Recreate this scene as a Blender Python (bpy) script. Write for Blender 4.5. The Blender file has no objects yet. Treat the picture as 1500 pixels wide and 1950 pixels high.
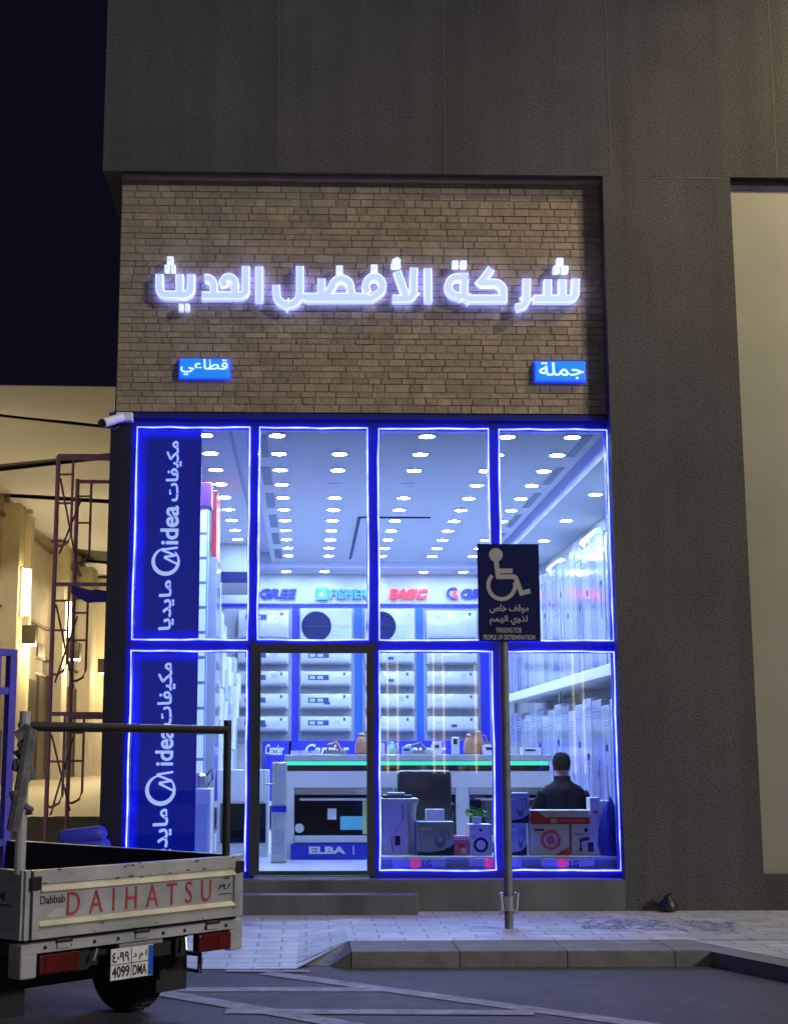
import bpy, bmesh, math, random
from mathutils import Vector, Matrix, Euler
import unicodedata
R = math.radians
PI = math.pi
rnd = random.Random(7)
sc = bpy.context.scene
col = sc.collection

# ------------------------------------------------------------------ camera
F, U0, V0 = 2700.0, 655.0, 975.0            # focal length and principal point in photo pixels (1500 x 1950)
PITCH, YAW, CY = math.atan(464 / 2700), -R(1.49), -13.95
ROT = Euler((PI / 2 + PITCH, 0, YAW)).to_matrix()
def ray(u, v): return ROT @ Vector(((u - U0) / F, -(v - V0) / F, -1))
_r = ray(1000, 1735)
CZ = _r.z * CY / _r.y                        # camera height: the foot of the wall is z = 0
CAM = Vector((0, CY, CZ))
def P(u, v, y):                              # photo point on the upright plane Y = y
    r = ray(u, v); return CAM + r * ((y - CY) / r.y)
def G(u, v, z):                              # photo point on the level plane Z = z
    r = ray(u, v); return CAM + r * ((z - CZ) / r.z)
def D(u, v, d):                              # photo point at a depth along the lens axis
    return CAM + ray(u, v) * d
cd = bpy.data.cameras.new('camera'); cam = bpy.data.objects.new('camera', cd); col.objects.link(cam)
cam.location = CAM; cam.rotation_euler = (PI / 2 + PITCH, 0, YAW)
cd.sensor_fit = 'VERTICAL'; cd.sensor_height = 24; cd.lens = F / 1950 * 24
cd.shift_x = (750 - U0) / 1950; cd.clip_end = 2000; cd.clip_start = .1
sc.camera = cam

# ------------------------------------------------------------------ world, light, exposure
w = bpy.data.worlds.new('World'); sc.world = w; w.use_nodes = True
bg = w.node_tree.nodes['Background']
_n, _l = w.node_tree.nodes, w.node_tree.links
_tc = _n.new('ShaderNodeTexCoord'); _sx = _n.new('ShaderNodeSeparateXYZ'); _l.new(_tc.outputs['Generated'], _sx.inputs[0])
_ry = _n.new('ShaderNodeMapRange'); _ry.inputs[1].default_value = .05; _ry.inputs[2].default_value = -.6; _l.new(_sx.outputs[1], _ry.inputs[0])
_rz = _n.new('ShaderNodeMapRange'); _rz.inputs[1].default_value = .75; _rz.inputs[2].default_value = .0; _l.new(_sx.outputs[2], _rz.inputs[0])
_mu = _n.new('ShaderNodeMath'); _mu.operation = 'MULTIPLY'; _l.new(_ry.outputs[0], _mu.inputs[0]); _l.new(_rz.outputs[0], _mu.inputs[1])
_mx = _n.new('ShaderNodeMix'); _mx.data_type = 'RGBA'; _l.new(_mu.outputs[0], _mx.inputs[0])
_mx.inputs[6].default_value = (.0034, .0034, .0085, 1); _mx.inputs[7].default_value = (.21, .20, .262, 1)
_l.new(_mx.outputs[2], bg.inputs[0]); bg.inputs[1].default_value = 1.0
sl = bpy.data.lights.new('sun', 'SUN'); sl.energy = 1.3; sl.angle = R(6); sl.color = (1, .95, .92)
so = bpy.data.objects.new('sun', sl); col.objects.link(so)
SD = Vector((-math.sin(R(51)) * math.cos(R(21)), math.cos(R(51)) * math.cos(R(21)), -math.sin(R(21))))
so.rotation_euler = SD.to_track_quat('-Z', 'Y').to_euler()
vs = sc.view_settings; vs.view_transform = 'Standard'; vs.look = 'None'; vs.exposure = 0; vs.gamma = 1
cy = sc.cycles
cy.use_denoising = True; cy.max_bounces = 7; cy.diffuse_bounces = 4; cy.glossy_bounces = 3; cy.transparent_max_bounces = 12
cy.transmission_bounces = 4; cy.caustics_reflective = False; cy.caustics_refractive = False
cy.sample_clamp_indirect = 4; cy.use_light_tree = True
try: cy.denoiser = 'OPENIMAGEDENOISE'
except Exception: pass

# ------------------------------------------------------------------ materials
MATS = {}
def mat(name, c, rough=.5, metal=0, var=0, vs_=6, bump=0, bs=60, emit=None, es=0, spec=.5, island=0, c2=None, coat=0):
    if name in MATS: return MATS[name]
    m = bpy.data.materials.new(name); m.use_nodes = True; n = m.node_tree.nodes; l = m.node_tree.links
    b = n['Principled BSDF']
    b.inputs['Base Color'].default_value = (*c, 1); b.inputs['Roughness'].default_value = rough
    b.inputs['Metallic'].default_value = metal; b.inputs['Specular IOR Level'].default_value = spec
    b.inputs['Coat Weight'].default_value = coat
    tc = n.new('ShaderNodeTexCoord')
    if var or island or c2:
        cur = None
        rgb = n.new('ShaderNodeRGB'); rgb.outputs[0].default_value = (*c, 1); cur = rgb.outputs[0]
        if var or c2:
            no = n.new('ShaderNodeTexNoise'); no.inputs['Scale'].default_value = vs_; no.inputs['Detail'].default_value = 6
            no.inputs['Roughness'].default_value = .65
            l.new(tc.outputs['Object'], no.inputs['Vector'])
            rp = n.new('ShaderNodeValToRGB'); rp.color_ramp.elements[0].position = .32; rp.color_ramp.elements[1].position = .68
            lo = [max(0, x * (1 - var)) for x in c]; hi = [min(1, x * (1 + var)) for x in (c2 or c)]
            rp.color_ramp.elements[0].color = (*lo, 1); rp.color_ramp.elements[1].color = (*hi, 1)
            l.new(no.outputs['Fac'], rp.inputs[0]); cur = rp.outputs[0]
        if island:
            g = n.new('ShaderNodeNewGeometry'); mr = n.new('ShaderNodeMapRange')
            mr.inputs[3].default_value = 1 - island; mr.inputs[4].default_value = 1 + island
            l.new(g.outputs['Random Per Island'], mr.inputs[0])
            mx = n.new('ShaderNodeMix'); mx.data_type = 'RGBA'; mx.blend_type = 'MULTIPLY'; mx.inputs[0].default_value = 1
            l.new(cur, mx.inputs[6]); l.new(mr.outputs[0], mx.inputs[7]); cur = mx.outputs[2]
        l.new(cur, b.inputs['Base Color'])
    if bump:
        no2 = n.new('ShaderNodeTexNoise'); no2.inputs['Scale'].default_value = bs; no2.inputs['Detail'].default_value = 4
        l.new(tc.outputs['Object'], no2.inputs['Vector'])
        bp = n.new('ShaderNodeBump'); bp.inputs['Strength'].default_value = bump; bp.inputs['Distance'].default_value = .02
        l.new(no2.outputs['Fac'], bp.inputs['Height']); l.new(bp.outputs[0], b.inputs['Normal'])
    if emit:
        b.inputs['Emission Color'].default_value = (*emit, 1); b.inputs['Emission Strength'].default_value = es
    MATS[name] = m; return m

def glassmat():
    m = bpy.data.materials.new('clear_glass'); m.use_nodes = True; n = m.node_tree.nodes; l = m.node_tree.links
    n.remove(n['Principled BSDF']); o = n['Material Output']
    t = n.new('ShaderNodeBsdfTransparent'); t.inputs[0].default_value = (.95, .97, .98, 1)
    g = n.new('ShaderNodeBsdfGlossy'); g.inputs['Roughness'].default_value = .01
    f = n.new('ShaderNodeFresnel'); f.inputs[0].default_value = 1.4
    mx = n.new('ShaderNodeMixShader'); l.new(f.outputs[0], mx.inputs[0]); l.new(t.outputs[0], mx.inputs[1]); l.new(g.outputs[0], mx.inputs[2])
    l.new(mx.outputs[0], o.inputs[0]); return m
GLASS = glassmat()

def brickmat(name, c1, c2, cm, bw, bh, mortar, rough=.8, axes='XY', bump=.4, noise=.25):
    m = bpy.data.materials.new(name); m.use_nodes = True; n = m.node_tree.nodes; l = m.node_tree.links
    b = n['Principled BSDF']; b.inputs['Roughness'].default_value = rough
    tc = n.new('ShaderNodeTexCoord'); br = n.new('ShaderNodeTexBrick')
    br.inputs['Color1'].default_value = (*c1, 1); br.inputs['Color2'].default_value = (*c2, 1); br.inputs['Mortar'].default_value = (*cm, 1)
    br.inputs['Scale'].default_value = 1; br.inputs['Brick Width'].default_value = bw; br.inputs['Row Height'].default_value = bh
    br.inputs['Mortar Size'].default_value = mortar; br.inputs['Mortar Smooth'].default_value = .3
    l.new(tc.outputs['Object'], br.inputs['Vector'])
    no = n.new('ShaderNodeTexNoise'); no.inputs['Scale'].default_value = 3; no.inputs['Detail'].default_value = 8; no.inputs['Roughness'].default_value = .7
    l.new(tc.outputs['Object'], no.inputs['Vector'])
    mr = n.new('ShaderNodeMapRange'); mr.inputs[1].default_value = .3; mr.inputs[2].default_value = .7; mr.inputs[3].default_value = 1 - noise; mr.inputs[4].default_value = 1 + noise
    l.new(no.outputs['Fac'], mr.inputs[0])
    mx = n.new('ShaderNodeMix'); mx.data_type = 'RGBA'; mx.blend_type = 'MULTIPLY'; mx.inputs[0].default_value = 1
    l.new(br.outputs['Color'], mx.inputs[6]); l.new(mr.outputs[0], mx.inputs[7]); l.new(mx.outputs[2], b.inputs['Base Color'])
    bp = n.new('ShaderNodeBump'); bp.inputs['Strength'].default_value = bump; bp.inputs['Distance'].default_value = .01; bp.invert = True
    l.new(br.outputs['Fac'], bp.inputs['Height']); l.new(bp.outputs[0], b.inputs['Normal'])
    return m

def speckle(name, c, dark, light, scale=55, rough=.9):
    m = bpy.data.materials.new(name); m.use_nodes = True; n = m.node_tree.nodes; l = m.node_tree.links
    b = n['Principled BSDF']; b.inputs['Roughness'].default_value = rough; b.inputs['Specular IOR Level'].default_value = .25
    tc = n.new('ShaderNodeTexCoord')
    no = n.new('ShaderNodeTexNoise'); no.inputs['Scale'].default_value = scale; no.inputs['Detail'].default_value = 3; no.inputs['Roughness'].default_value = .8
    l.new(tc.outputs['Object'], no.inputs['Vector'])
    rp = n.new('ShaderNodeValToRGB'); e = rp.color_ramp.elements
    e[0].position = .36; e[0].color = (*dark, 1); e[1].position = .66; e[1].color = (*light, 1); x = e.new(.5); x.color = (*c, 1)
    l.new(no.outputs['Fac'], rp.inputs[0])
    n2 = n.new('ShaderNodeTexNoise'); n2.inputs['Scale'].default_value = .9; n2.inputs['Detail'].default_value = 7; n2.inputs['Roughness'].default_value = .6
    l.new(tc.outputs['Object'], n2.inputs['Vector'])
    mr = n.new('ShaderNodeMapRange'); mr.inputs[1].default_value = .36; mr.inputs[2].default_value = .64; mr.inputs[3].default_value = .80; mr.inputs[4].default_value = 1.2
    mp = n.new('ShaderNodeMapping'); mp.inputs['Scale'].default_value = (2.6, 2.6, .16); l.new(tc.outputs['Object'], mp.inputs[0])
    n3 = n.new('ShaderNodeTexNoise'); n3.inputs['Scale'].default_value = 1.4; n3.inputs['Detail'].default_value = 6; l.new(mp.outputs[0], n3.inputs['Vector'])
    mm = n.new('ShaderNodeMath'); mm.operation = 'ADD'; l.new(n2.outputs['Fac'], mm.inputs[0]); l.new(n3.outputs['Fac'], mm.inputs[1])
    mh = n.new('ShaderNodeMath'); mh.operation = 'MULTIPLY'; mh.inputs[1].default_value = .5; l.new(mm.outputs[0], mh.inputs[0])
    l.new(mh.outputs[0], mr.inputs[0])
    mx = n.new('ShaderNodeMix'); mx.data_type = 'RGBA'; mx.blend_type = 'MULTIPLY'; mx.inputs[0].default_value = 1
    l.new(rp.outputs[0], mx.inputs[6]); l.new(mr.outputs[0], mx.inputs[7]); l.new(mx.outputs[2], b.inputs['Base Color'])
    bp = n.new('ShaderNodeBump'); bp.inputs['Strength'].default_value = .6; bp.inputs['Distance'].default_value = .008
    l.new(no.outputs['Fac'], bp.inputs['Height']); l.new(bp.outputs[0], b.inputs['Normal'])
    return m

M_RENDER = speckle('grey_granular_render', (.080, .076, .079), (.042, .040, .042), (.136, .130, .127), 55)
M_PLINTH = speckle('grey_plinth_stone', (.115, .113, .12), (.07, .07, .075), (.17, .165, .17), 90, .5)
M_ASPH = speckle('asphalt', (.066, .060, .074), (.034, .031, .04), (.12, .11, .13), 60, .75)
M_PAVE = brickmat('concrete_pavers', (.46, .49, .52), (.37, .40, .43), (.20, .21, .24), .40, .20, .010, .55)
M_PLAZA = brickmat('plaza_tiles', (.48, .42, .33), (.44, .38, .30), (.25, .22, .18), .6, .6, .008, .5)
M_KERB = mat('kerb_concrete', (.17, .165, .16), .85, var=.25, vs_=5, bump=.3, bs=80)
M_LINE = mat('road_paint', (.22, .22, .29), .8, var=.5, vs_=6)
M_STONE = mat('split_sandstone', (.295, .235, .168), .9, var=.18, vs_=5, bump=.45, bs=22, island=.16)
M_GROUT = mat('sandstone_grout', (.25, .20, .145), .95)
M_BEIGE = mat('beige_panel', (.33, .315, .255), .55, var=.06, vs_=1.2)
M_JOINT = mat('pale_joint', (.105, .10, .09), .8)
M_FRAME = mat('tube_lit_aluminium', (.018, .022, .24), .35, metal=.3)  # dark anodised metal with the tube light's blue put into its colour
M_DOORF = mat('dark_grey_aluminium', (.04, .042, .055), .4, metal=.2)
M_TUBE = mat('blue_led_tube', (.3, .4, 1), .4, emit=(.027, .034, 1), es=28)
_t = M_TUBE.node_tree; _no = _t.nodes.new('ShaderNodeTexNoise'); _no.inputs['Scale'].default_value = 5; _tc2 = _t.nodes.new('ShaderNodeTexCoord'); _t.links.new(_tc2.outputs['Object'], _no.inputs['Vector'])
_mr = _t.nodes.new('ShaderNodeMapRange'); _mr.inputs[1].default_value = .35; _mr.inputs[2].default_value = .65; _mr.inputs[3].default_value = 15; _mr.inputs[4].default_value = 33
_t.links.new(_no.outputs['Fac'], _mr.inputs[0]); _t.links.new(_mr.outputs[0], _t.nodes['Principled BSDF'].inputs['Emission Strength'])
M_WHITE = mat('white_plastic', (.72, .73, .75), .35, var=.04, vs_=3)
M_WHITEG = mat('white_gloss', (.46, .47, .48), .12, var=.05, vs_=2, coat=.3)
M_PWALL = mat('white_paint', (.38, .39, .41), .7, var=.03, vs_=2)
M_CEIL = mat('white_ceiling', (.60, .63, .67), .85)
M_TILE = mat('pale_floor_tile', (.80, .80, .82), .15, var=.06, vs_=2)
M_BLACK = mat('black_plastic', (.012, .012, .014), .4)
M_BLACKG = mat('black_glass', (.006, .006, .008), .06, coat=.5)
M_GREY = mat('grey_metal', (.42, .43, .45), .35, metal=.7, var=.12, vs_=12)
M_DGREY = mat('dark_grey', (.10, .10, .11), .5)
M_STEEL = mat('brushed_steel', (.55, .56, .58), .28, metal=.9)
M_NAVY = mat('navy_print', (.006, .009, .075), .4, spec=.2)
M_ROYAL = mat('royal_blue_print', (.004, .012, .42), .35)
M_SKYB = mat('azure_strip', (.005, .09, .55), .35)
M_VENT = mat('grey_vent_slot', (.16, .18, .26), .6)
M_LAMP = mat('downlight_lens', (.9, .95, 1), .4, emit=(.40, .57, 1), es=360)
M_OFF = mat('unlit_lens', (.55, .58, .66), .4)
M_RED = mat('red_print', (.62, .02, .03), .4)
M_PINK = mat('pink_print', (.75, .12, .28), .4)
M_GREEN = mat('green_leaf', (.10, .38, .05), .6, var=.3, vs_=20)
M_ORANGE = mat('copper_orange', (.42, .20, .11), .3, var=.15)
M_BOXB = mat('blue_grey_print', (.34, .43, .66), .4)
M_LAV = mat('lavender_print', (.80, .77, .86), .4)
M_SKIN = mat('skin', (.46, .27, .18), .55)
M_HAIR = mat('dark_hair', (.007, .006, .006), .85, var=.4, vs_=60, bump=.6, bs=120, spec=.15)
M_JACKET = mat('black_jacket', (.007, .007, .012), .9, spec=.2, bump=.3, bs=40)

# ------------------------------------------------------------------ mesh helpers
class MB:
    def __init__(s): s.v = []; s.f = []; s.m = []
    def add(s, v, f, m=0):
        k = len(s.v); s.v += [Vector(p) for p in v]; s.f += [[i + k for i in q] for q in f]; s.m += [m] * len(f); return s
    def box(s, x0, x1, y0, y1, z0, z1, m=0, bev=0):
        if bev:
            bm = bmesh.new(); bmesh.ops.create_cube(bm, size=1)
            for q in bm.verts: q.co = Vector(((x0 + x1) / 2 + q.co.x * (x1 - x0), (y0 + y1) / 2 + q.co.y * (y1 - y0), (z0 + z1) / 2 + q.co.z * (z1 - z0)))
            bmesh.ops.bevel(bm, geom=list(bm.edges), offset=bev, segments=2, affect='EDGES', profile=.5)
            bm.verts.index_update()
            s.add([q.co.copy() for q in bm.verts], [[q.index for q in f.verts] for f in bm.faces], m); bm.free(); return s
        v = [(x, y, z) for x in (x0, x1) for y in (y0, y1) for z in (z0, z1)]
        return s.add(v, [(0, 1, 3, 2), (4, 6, 7, 5), (0, 4, 5, 1), (2, 3, 7, 6), (0, 2, 6, 4), (1, 5, 7, 3)], m)
    def prism(s, pts, off, m=0):
        off = Vector(off); pts = [Vector(p) for p in pts]; n = len(pts)
        v = pts + [p + off for p in pts]
        return s.add(v, [list(range(n)), list(range(2 * n - 1, n - 1, -1))] + [(i, i + n, (i + 1) % n + n, (i + 1) % n) for i in range(n)], m)
    def tube(s, pts, r, n=8, m=0, closed=False):
        pts = [Vector(p) for p in pts]; rings = []; K = len(pts)
        for i, p in enumerate(pts):
            if closed: a, b = pts[i - 1], pts[(i + 1) % K]; t = ((p - a).normalized() + (b - p).normalized())
            else:
                a = pts[max(i - 1, 0)]; b = pts[min(i + 1, K - 1)]
                t = (p - a).normalized() + (b - p).normalized() if 0 < i < K - 1 else b - a
            t.normalize(); ref = Vector((0, 0, 1)) if abs(t.z) < .9 else Vector((1, 0, 0))
            x = t.cross(ref).normalized(); y = t.cross(x)
            rr = r[i] if isinstance(r, (list, tuple)) else r
            rings.append([p + (x * math.cos(2 * PI * k / n) + y * math.sin(2 * PI * k / n)) * rr for k in range(n)])
        v = [q for g in rings for q in g]; f = []
        for i in range(K if closed else K - 1):
            j = (i + 1) % K
            for k in range(n): f.append((i * n + k, i * n + (k + 1) % n, j * n + (k + 1) % n, j * n + k))
        if not closed: f += [list(range(n))[::-1], list(range((K - 1) * n, K * n))]
        return s.add(v, f, m)
    def lathe(s, prof, c=(0, 0, 0), ax='z', n=24, m=0, capends=True):
        c = Vector(c); v = []; f = []
        for r, h in prof:
            for k in range(n):
                a = 2 * PI * k / n; x, y = r * math.cos(a), r * math.sin(a)
                v.append(c + (Vector((x, y, h)) if ax == 'z' else Vector((x, h, y)) if ax == 'y' else Vector((h, x, y))))
        for i in range(len(prof) - 1):
            for k in range(n): f.append((i * n + k, i * n + (k + 1) % n, (i + 1) * n + (k + 1) % n, (i + 1) * n + k))
        if capends: f += [list(range(n))[::-1], list(range((len(prof) - 1) * n, len(prof) * n))]
        return s.add(v, f, m)
    def disc(s, c, r, y, n=24, m=0):      # upright disc facing -Y at depth y, c = (x, z)
        return s.add([(c[0] + r * math.cos(2 * PI * k / n), y, c[1] + r * math.sin(2 * PI * k / n)) for k in range(n)], [list(range(n))], m)
    def quad(s, a, b, c, d, m=0): return s.add([a, b, c, d], [(0, 1, 2, 3)], m)
    def xform(s, M):
        s.v = [M @ p for p in s.v]; return s
    def build(s, name, mats, parent=None, world=False, smooth=False, kind=None, recenter=False):
        me = bpy.data.meshes.new(name)
        off = Vector((0, 0, 0)); vv = s.v
        if parent is not None and world:
            Mi = RM[parent.name].inverted(); vv = [Mi @ p for p in vv]
        if parent is None and recenter:
            xs = [p.x for p in vv]; ys = [p.y for p in vv]; zs = [p.z for p in vv]
            off = Vector(((min(xs) + max(xs)) / 2, (min(ys) + max(ys)) / 2, min(zs))); vv = [p - off for p in vv]
        me.from_pydata([tuple(p) for p in vv], [], s.f); 
        for m in (mats if isinstance(mats, (list, tuple)) else [mats]): me.materials.append(m)
        me.polygons.foreach_set('material_index', s.m)
        if smooth:
            me.polygons.foreach_set('use_smooth', [True] * len(me.polygons))
            try: me.set_sharp_from_angle(angle=R(35))
            except Exception: pass
        me.update()
        o = bpy.data.objects.new(name, me); col.objects.link(o); o.location = off
        if parent is not None:
            o.parent = parent; RM[o.name] = RM[parent.name]
        if kind: o['kind'] = kind
        return o
RM = {}
def thing(name, label, cat, loc=(0, 0, 0), rz=0, group=None):
    o = bpy.data.objects.new(name, None); col.objects.link(o); o.empty_display_size = .1
    o.location = loc; o.rotation_euler = (0, 0, rz); o['label'] = label; o['category'] = cat
    if group: o['group'] = group
    RM[o.name] = Matrix.Translation(Vector(loc)) @ Matrix.Rotation(rz, 4, 'Z')
    return o
def tag(o, label, cat, group=None):
    o['label'] = label; o['category'] = cat
    if group: o['group'] = group
    return o
KIDS = {}
def dup(root, loc, rz, label):
    def cp(o, par):
        c = o.copy(); col.objects.link(c)
        if par is not None: c.parent = par
        for ch in KIDS[o.name] if o.name in KIDS else list(o.children): cp(ch, c)
        return c
    r = cp(root, None); r.location = loc; r.rotation_euler = (0, 0, rz); r['label'] = label
    return r
ORD = ['first', 'second', 'third', 'fourth', 'fifth', 'sixth', 'seventh', 'eighth', 'ninth', 'tenth', 'eleventh', 'twelfth', 'thirteenth', 'fourteenth', 'fifteenth', 'sixteenth', 'seventeenth', 'eighteenth', 'nineteenth', 'twentieth', 'twenty-first', 'last']

# ------------------------------------------------------------------ lettering
FORMS = {}
for c in range(0xFE70, 0xFEFD):
    d_ = unicodedata.decomposition(chr(c))
    if d_:
        p_ = d_.split(); FORMS[(p_[0], ''.join(chr(int(x, 16)) for x in p_[1:]))] = chr(c)
def arabic(s):
    out = []
    for wd in s.split(' '):
        r = []; i = 0; pj = False
        while i < len(wd):
            ch = wd[i]; nx = wd[i + 1] if i + 1 < len(wd) else ''
            if ch == 'ل' and nx and nx in 'اأإآ':
                r.append(FORMS[('<final>' if pj else '<isolated>', ch + nx)]); pj = False; i += 2; continue
            can = ch not in 'اأإآدذرزوةى'
            f = '<medial>' if pj and nx and can else '<final>' if pj else '<initial>' if nx and can else '<isolated>'
            r.append(FORMS[(f, ch)]); pj = can; i += 1
        out.append(''.join(r))
    return ' '.join(out)[::-1]
_tc = {}
def _tmesh(body, bold):
    cu = bpy.data.curves.new('t', 'FONT'); cu.body = body; cu.size = 1; cu.offset = bold; cu.resolution_u = 4
    o = bpy.data.objects.new('t', cu); col.objects.link(o); bpy.context.view_layer.update()
    me = bpy.data.meshes.new_from_object(o.evaluated_get(bpy.context.evaluated_depsgraph_get()))
    v = [(p.co.x, p.co.y) for p in me.vertices]; f = [list(p.vertices) for p in me.polygons]
    bpy.data.objects.remove(o); bpy.data.curves.remove(cu); bpy.data.meshes.remove(me)
    return v, f
def _w(v): return max(p[0] for p in v) - min(p[0] for p in v)
def glyph(c, bold):
    if (c, bold) in _tc: return _tc[(c, bold)]
    if '||' not in _tc: _tc['||'] = _w(_tmesh('||', 0)[0])
    adv = _w(_tmesh('|' + c + '|', 0)[0]) - _tc['||']
    v, f = _tmesh(c, bold) if c != ' ' else ([], [])
    _tc[(c, bold)] = (v, f, adv); return _tc[(c, bold)]
def text(mb, s, o, rt, up, wd, ht, dp=.004, bold=.0, m=0, shear=0, sep=0):
    """letters filling a wd x ht box whose low corner is o; they stand dp proud of it"""
    o = Vector(o); rt = Vector(rt).normalized(); up = Vector(up).normalized(); nrm = rt.cross(up)
    x = 0; parts = []
    for c in s:
        v, f, a = glyph(c, bold)
        if v: parts.append(([(p[0] + x + p[1] * shear, p[1]) for p in v], f))
        x += a + sep
    xs = [p[0] for q, _ in parts for p in q]; ys = [p[1] for q, _ in parts for p in q]
    x0, x1, y0, y1 = min(xs), max(xs), min(ys), max(ys); sx = wd / (x1 - x0); sy = ht / (y1 - y0)
    for gi, (v, f) in enumerate(parts):
        base = [o + rt * ((p[0] - x0) * sx) + up * ((p[1] - y0) * sy) for p in v]
        n = len(v); lift = nrm * (dp + .0002 * (gi % 3))
        faces = [list(q) for q in f]; cnt = {}
        for q in f:
            for i in range(len(q)):
                e = (q[i], q[(i + 1) % len(q)]); cnt[e] = cnt.get(e, 0) + 1
        side = [(a, b, b + n, a + n) for (a, b) in cnt if (b, a) not in cnt]
        mb.add([p + lift for p in base] + base, faces + [[b, a, a2, b2] for a, b, b2, a2 in [(s_[0], s_[1], s_[2], s_[3]) for s_ in side]], m)
    return mb

def stroke_mb(mb, strokes, wd, y, depth, m=0):
    """flat-ended pen strokes drawn in photo points on the plane Y=y, standing 'depth' forward; widths in photo points"""
    for i, st in enumerate(strokes):
        pts = st; n = len(pts); L = []; Rr = []
        for k in range(n):
            a = pts[max(k - 1, 0)]; b = pts[min(k + 1, n - 1)]; p = pts[k]
            if 0 < k < n - 1:
                d1 = Vector((p[0] - a[0], p[1] - a[1])).normalized(); d2 = Vector((b[0] - p[0], b[1] - p[1])).normalized()
                t = (d1 + d2).normalized(); sc_ = 1 / max(.6, t.dot(d1))
            else: t = Vector((b[0] - a[0], b[1] - a[1])).normalized(); sc_ = 1
            nn = Vector((-t.y, t.x)) * (wd / 2 * sc_)
            ext = Vector((0, 0))
            L.append((p[0] + nn.x, p[1] + nn.y)); Rr.append((p[0] - nn.x, p[1] - nn.y))
        yy = y - .0003 * i
        for k in range(n - 1):
            q = [P(*L[k], yy), P(*L[k + 1], yy), P(*Rr[k + 1], yy), P(*Rr[k], yy)]
            mb.add(q, [(0, 1, 2, 3)], m)
            if depth:
                bk = [p + Vector((0, depth, 0)) for p in q]
                mb.add(q + bk, [(0, 4, 5, 1), (2, 6, 7, 3)] + ([(3, 7, 4, 0)] if k == 0 else []) + ([(1, 5, 6, 2)] if k == n - 2 else []), m)
    return mb
def arc(cx, cy_, rx, ry, a0, a1, n=8):
    return [(cx + rx * math.cos(R(a0 + (a1 - a0) * k / n)), cy_ + ry * math.sin(R(a0 + (a1 - a0) * k / n))) for k in range(n + 1)]

# ================================================================== SETTING
ZR = -.115                                   # road level
KX1 = G(668, 1812, 0).x; KX0 = G(565, 1840, ZR).x
KY, KB = G(900, 1812, 0).y, G(900, 1791, 0).y   # kerb front and back
# ground out to the horizon
MB().quad((-120, -60, -.30), (120, -60, -.30), (120, 160, -.30), (-120, 160, -.30)).build('ground', M_ASPH, kind='structure')
mb = MB(); nx = 60
mb.box(-30, 30, -40, KB - .02, ZR - .1, ZR); mb.build('road', M_ASPH, kind='structure')
# pavement: flat in front of the shop, falling to the road west of the kerb
mb = MB(); xs = [-30, -6, -3, -1.5, -.8, -.4, KX0, KX1, .8, 2, 4, 8, 30]; ys = [KB, KB + .4, KB + .9, KB + 1.4, -.35, .3, .9]
def pz(x, y):
    if y > -.36: return 0
    k = min(1, max(0, (KX1 - x) / (KX1 - KX0))); t = min(1, max(0, (-.3 - y) / (-.3 - KB)))
    return k * t * (ZR + .005)
grid = [[Vector((x, y if not (j == 0 and x <= KX0) else KY - .06, pz(x, y))) for x in xs] for j, y in enumerate(ys)]
for j in range(len(ys) - 1):
    for i in range(len(xs) - 1):
        mb.quad(grid[j][i], grid[j][i + 1], grid[j + 1][i + 1], grid[j + 1][i])
mb.build('pavement', M_PAVE, kind='structure')
# kerb stones
mb = MB(); x = KX1; XK = G(1345, 1806, 0).x; k = 0
while x < XK - .05:
    x1 = min(x + .82, XK); mb.box(x + .0012, x1 - .0012, KY, KB - .001, ZR - .05, .004 + .001 * (k % 2), bev=.009); x = x1; k += 1
W1, W2, W3, W4 = G(655, 1791, 0), G(668, 1812, 0), G(628, 1841, ZR), G(556, 1838, ZR)
for q_ in (W1, W2): q_.z = .002
for q_ in (W3, W4): q_.z = ZR + .004
W1.x = W2.x = KX1 - .003; W1.y = KB; W2.y = KY
f0 = lambda p: Vector((p.x, p.y, ZR - .03))
mb.add([W1, W2, W3, W4, f0(W1), f0(W2), f0(W3), f0(W4)], [(0, 3, 2, 1), (1, 2, 6, 5), (2, 3, 7, 6), (3, 0, 4, 7), (0, 1, 5, 4)])
K0, K1 = Vector((XK, KY, 0)), G(1512, 1842, 0); dd = K1 - K0; dd.z = 0; nb = Vector((0, KB - KY, 0)); nst = 8; st_ = .8
for i in range(nst):
    p, q_ = K0 + dd.normalized() * (i * st_ + .003), K0 + dd.normalized() * ((i + 1) * st_ - .003)
    mb.add([Vector((p.x, p.y, ZR - .05)), Vector((q_.x, q_.y, ZR - .05)), Vector((q_.x, q_.y, -.006)), Vector((p.x, p.y, -.006)),
            Vector((p.x, p.y, ZR - .05)) + nb, Vector((q_.x, q_.y, ZR - .05)) + nb, Vector((q_.x, q_.y, -.006)) + nb, Vector((p.x, p.y, -.006)) + nb],
           [(0, 1, 2, 3), (3, 2, 6, 7), (4, 7, 6, 5), (0, 3, 7, 4), (1, 5, 6, 2)])
mb.build('kerb', M_KERB, kind='structure')
mb = MB(); e = K0 + dd.normalized() * (nst * st_)
mb.add([K0 + nb + Vector((0, -.002, -.003)), e + nb + Vector((0, -.002, -.003)), Vector((e.x, KB + .01, -.003))], [(0, 1, 2)])
mb.build('pavement_corner', M_PAVE, kind='structure')
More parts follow.
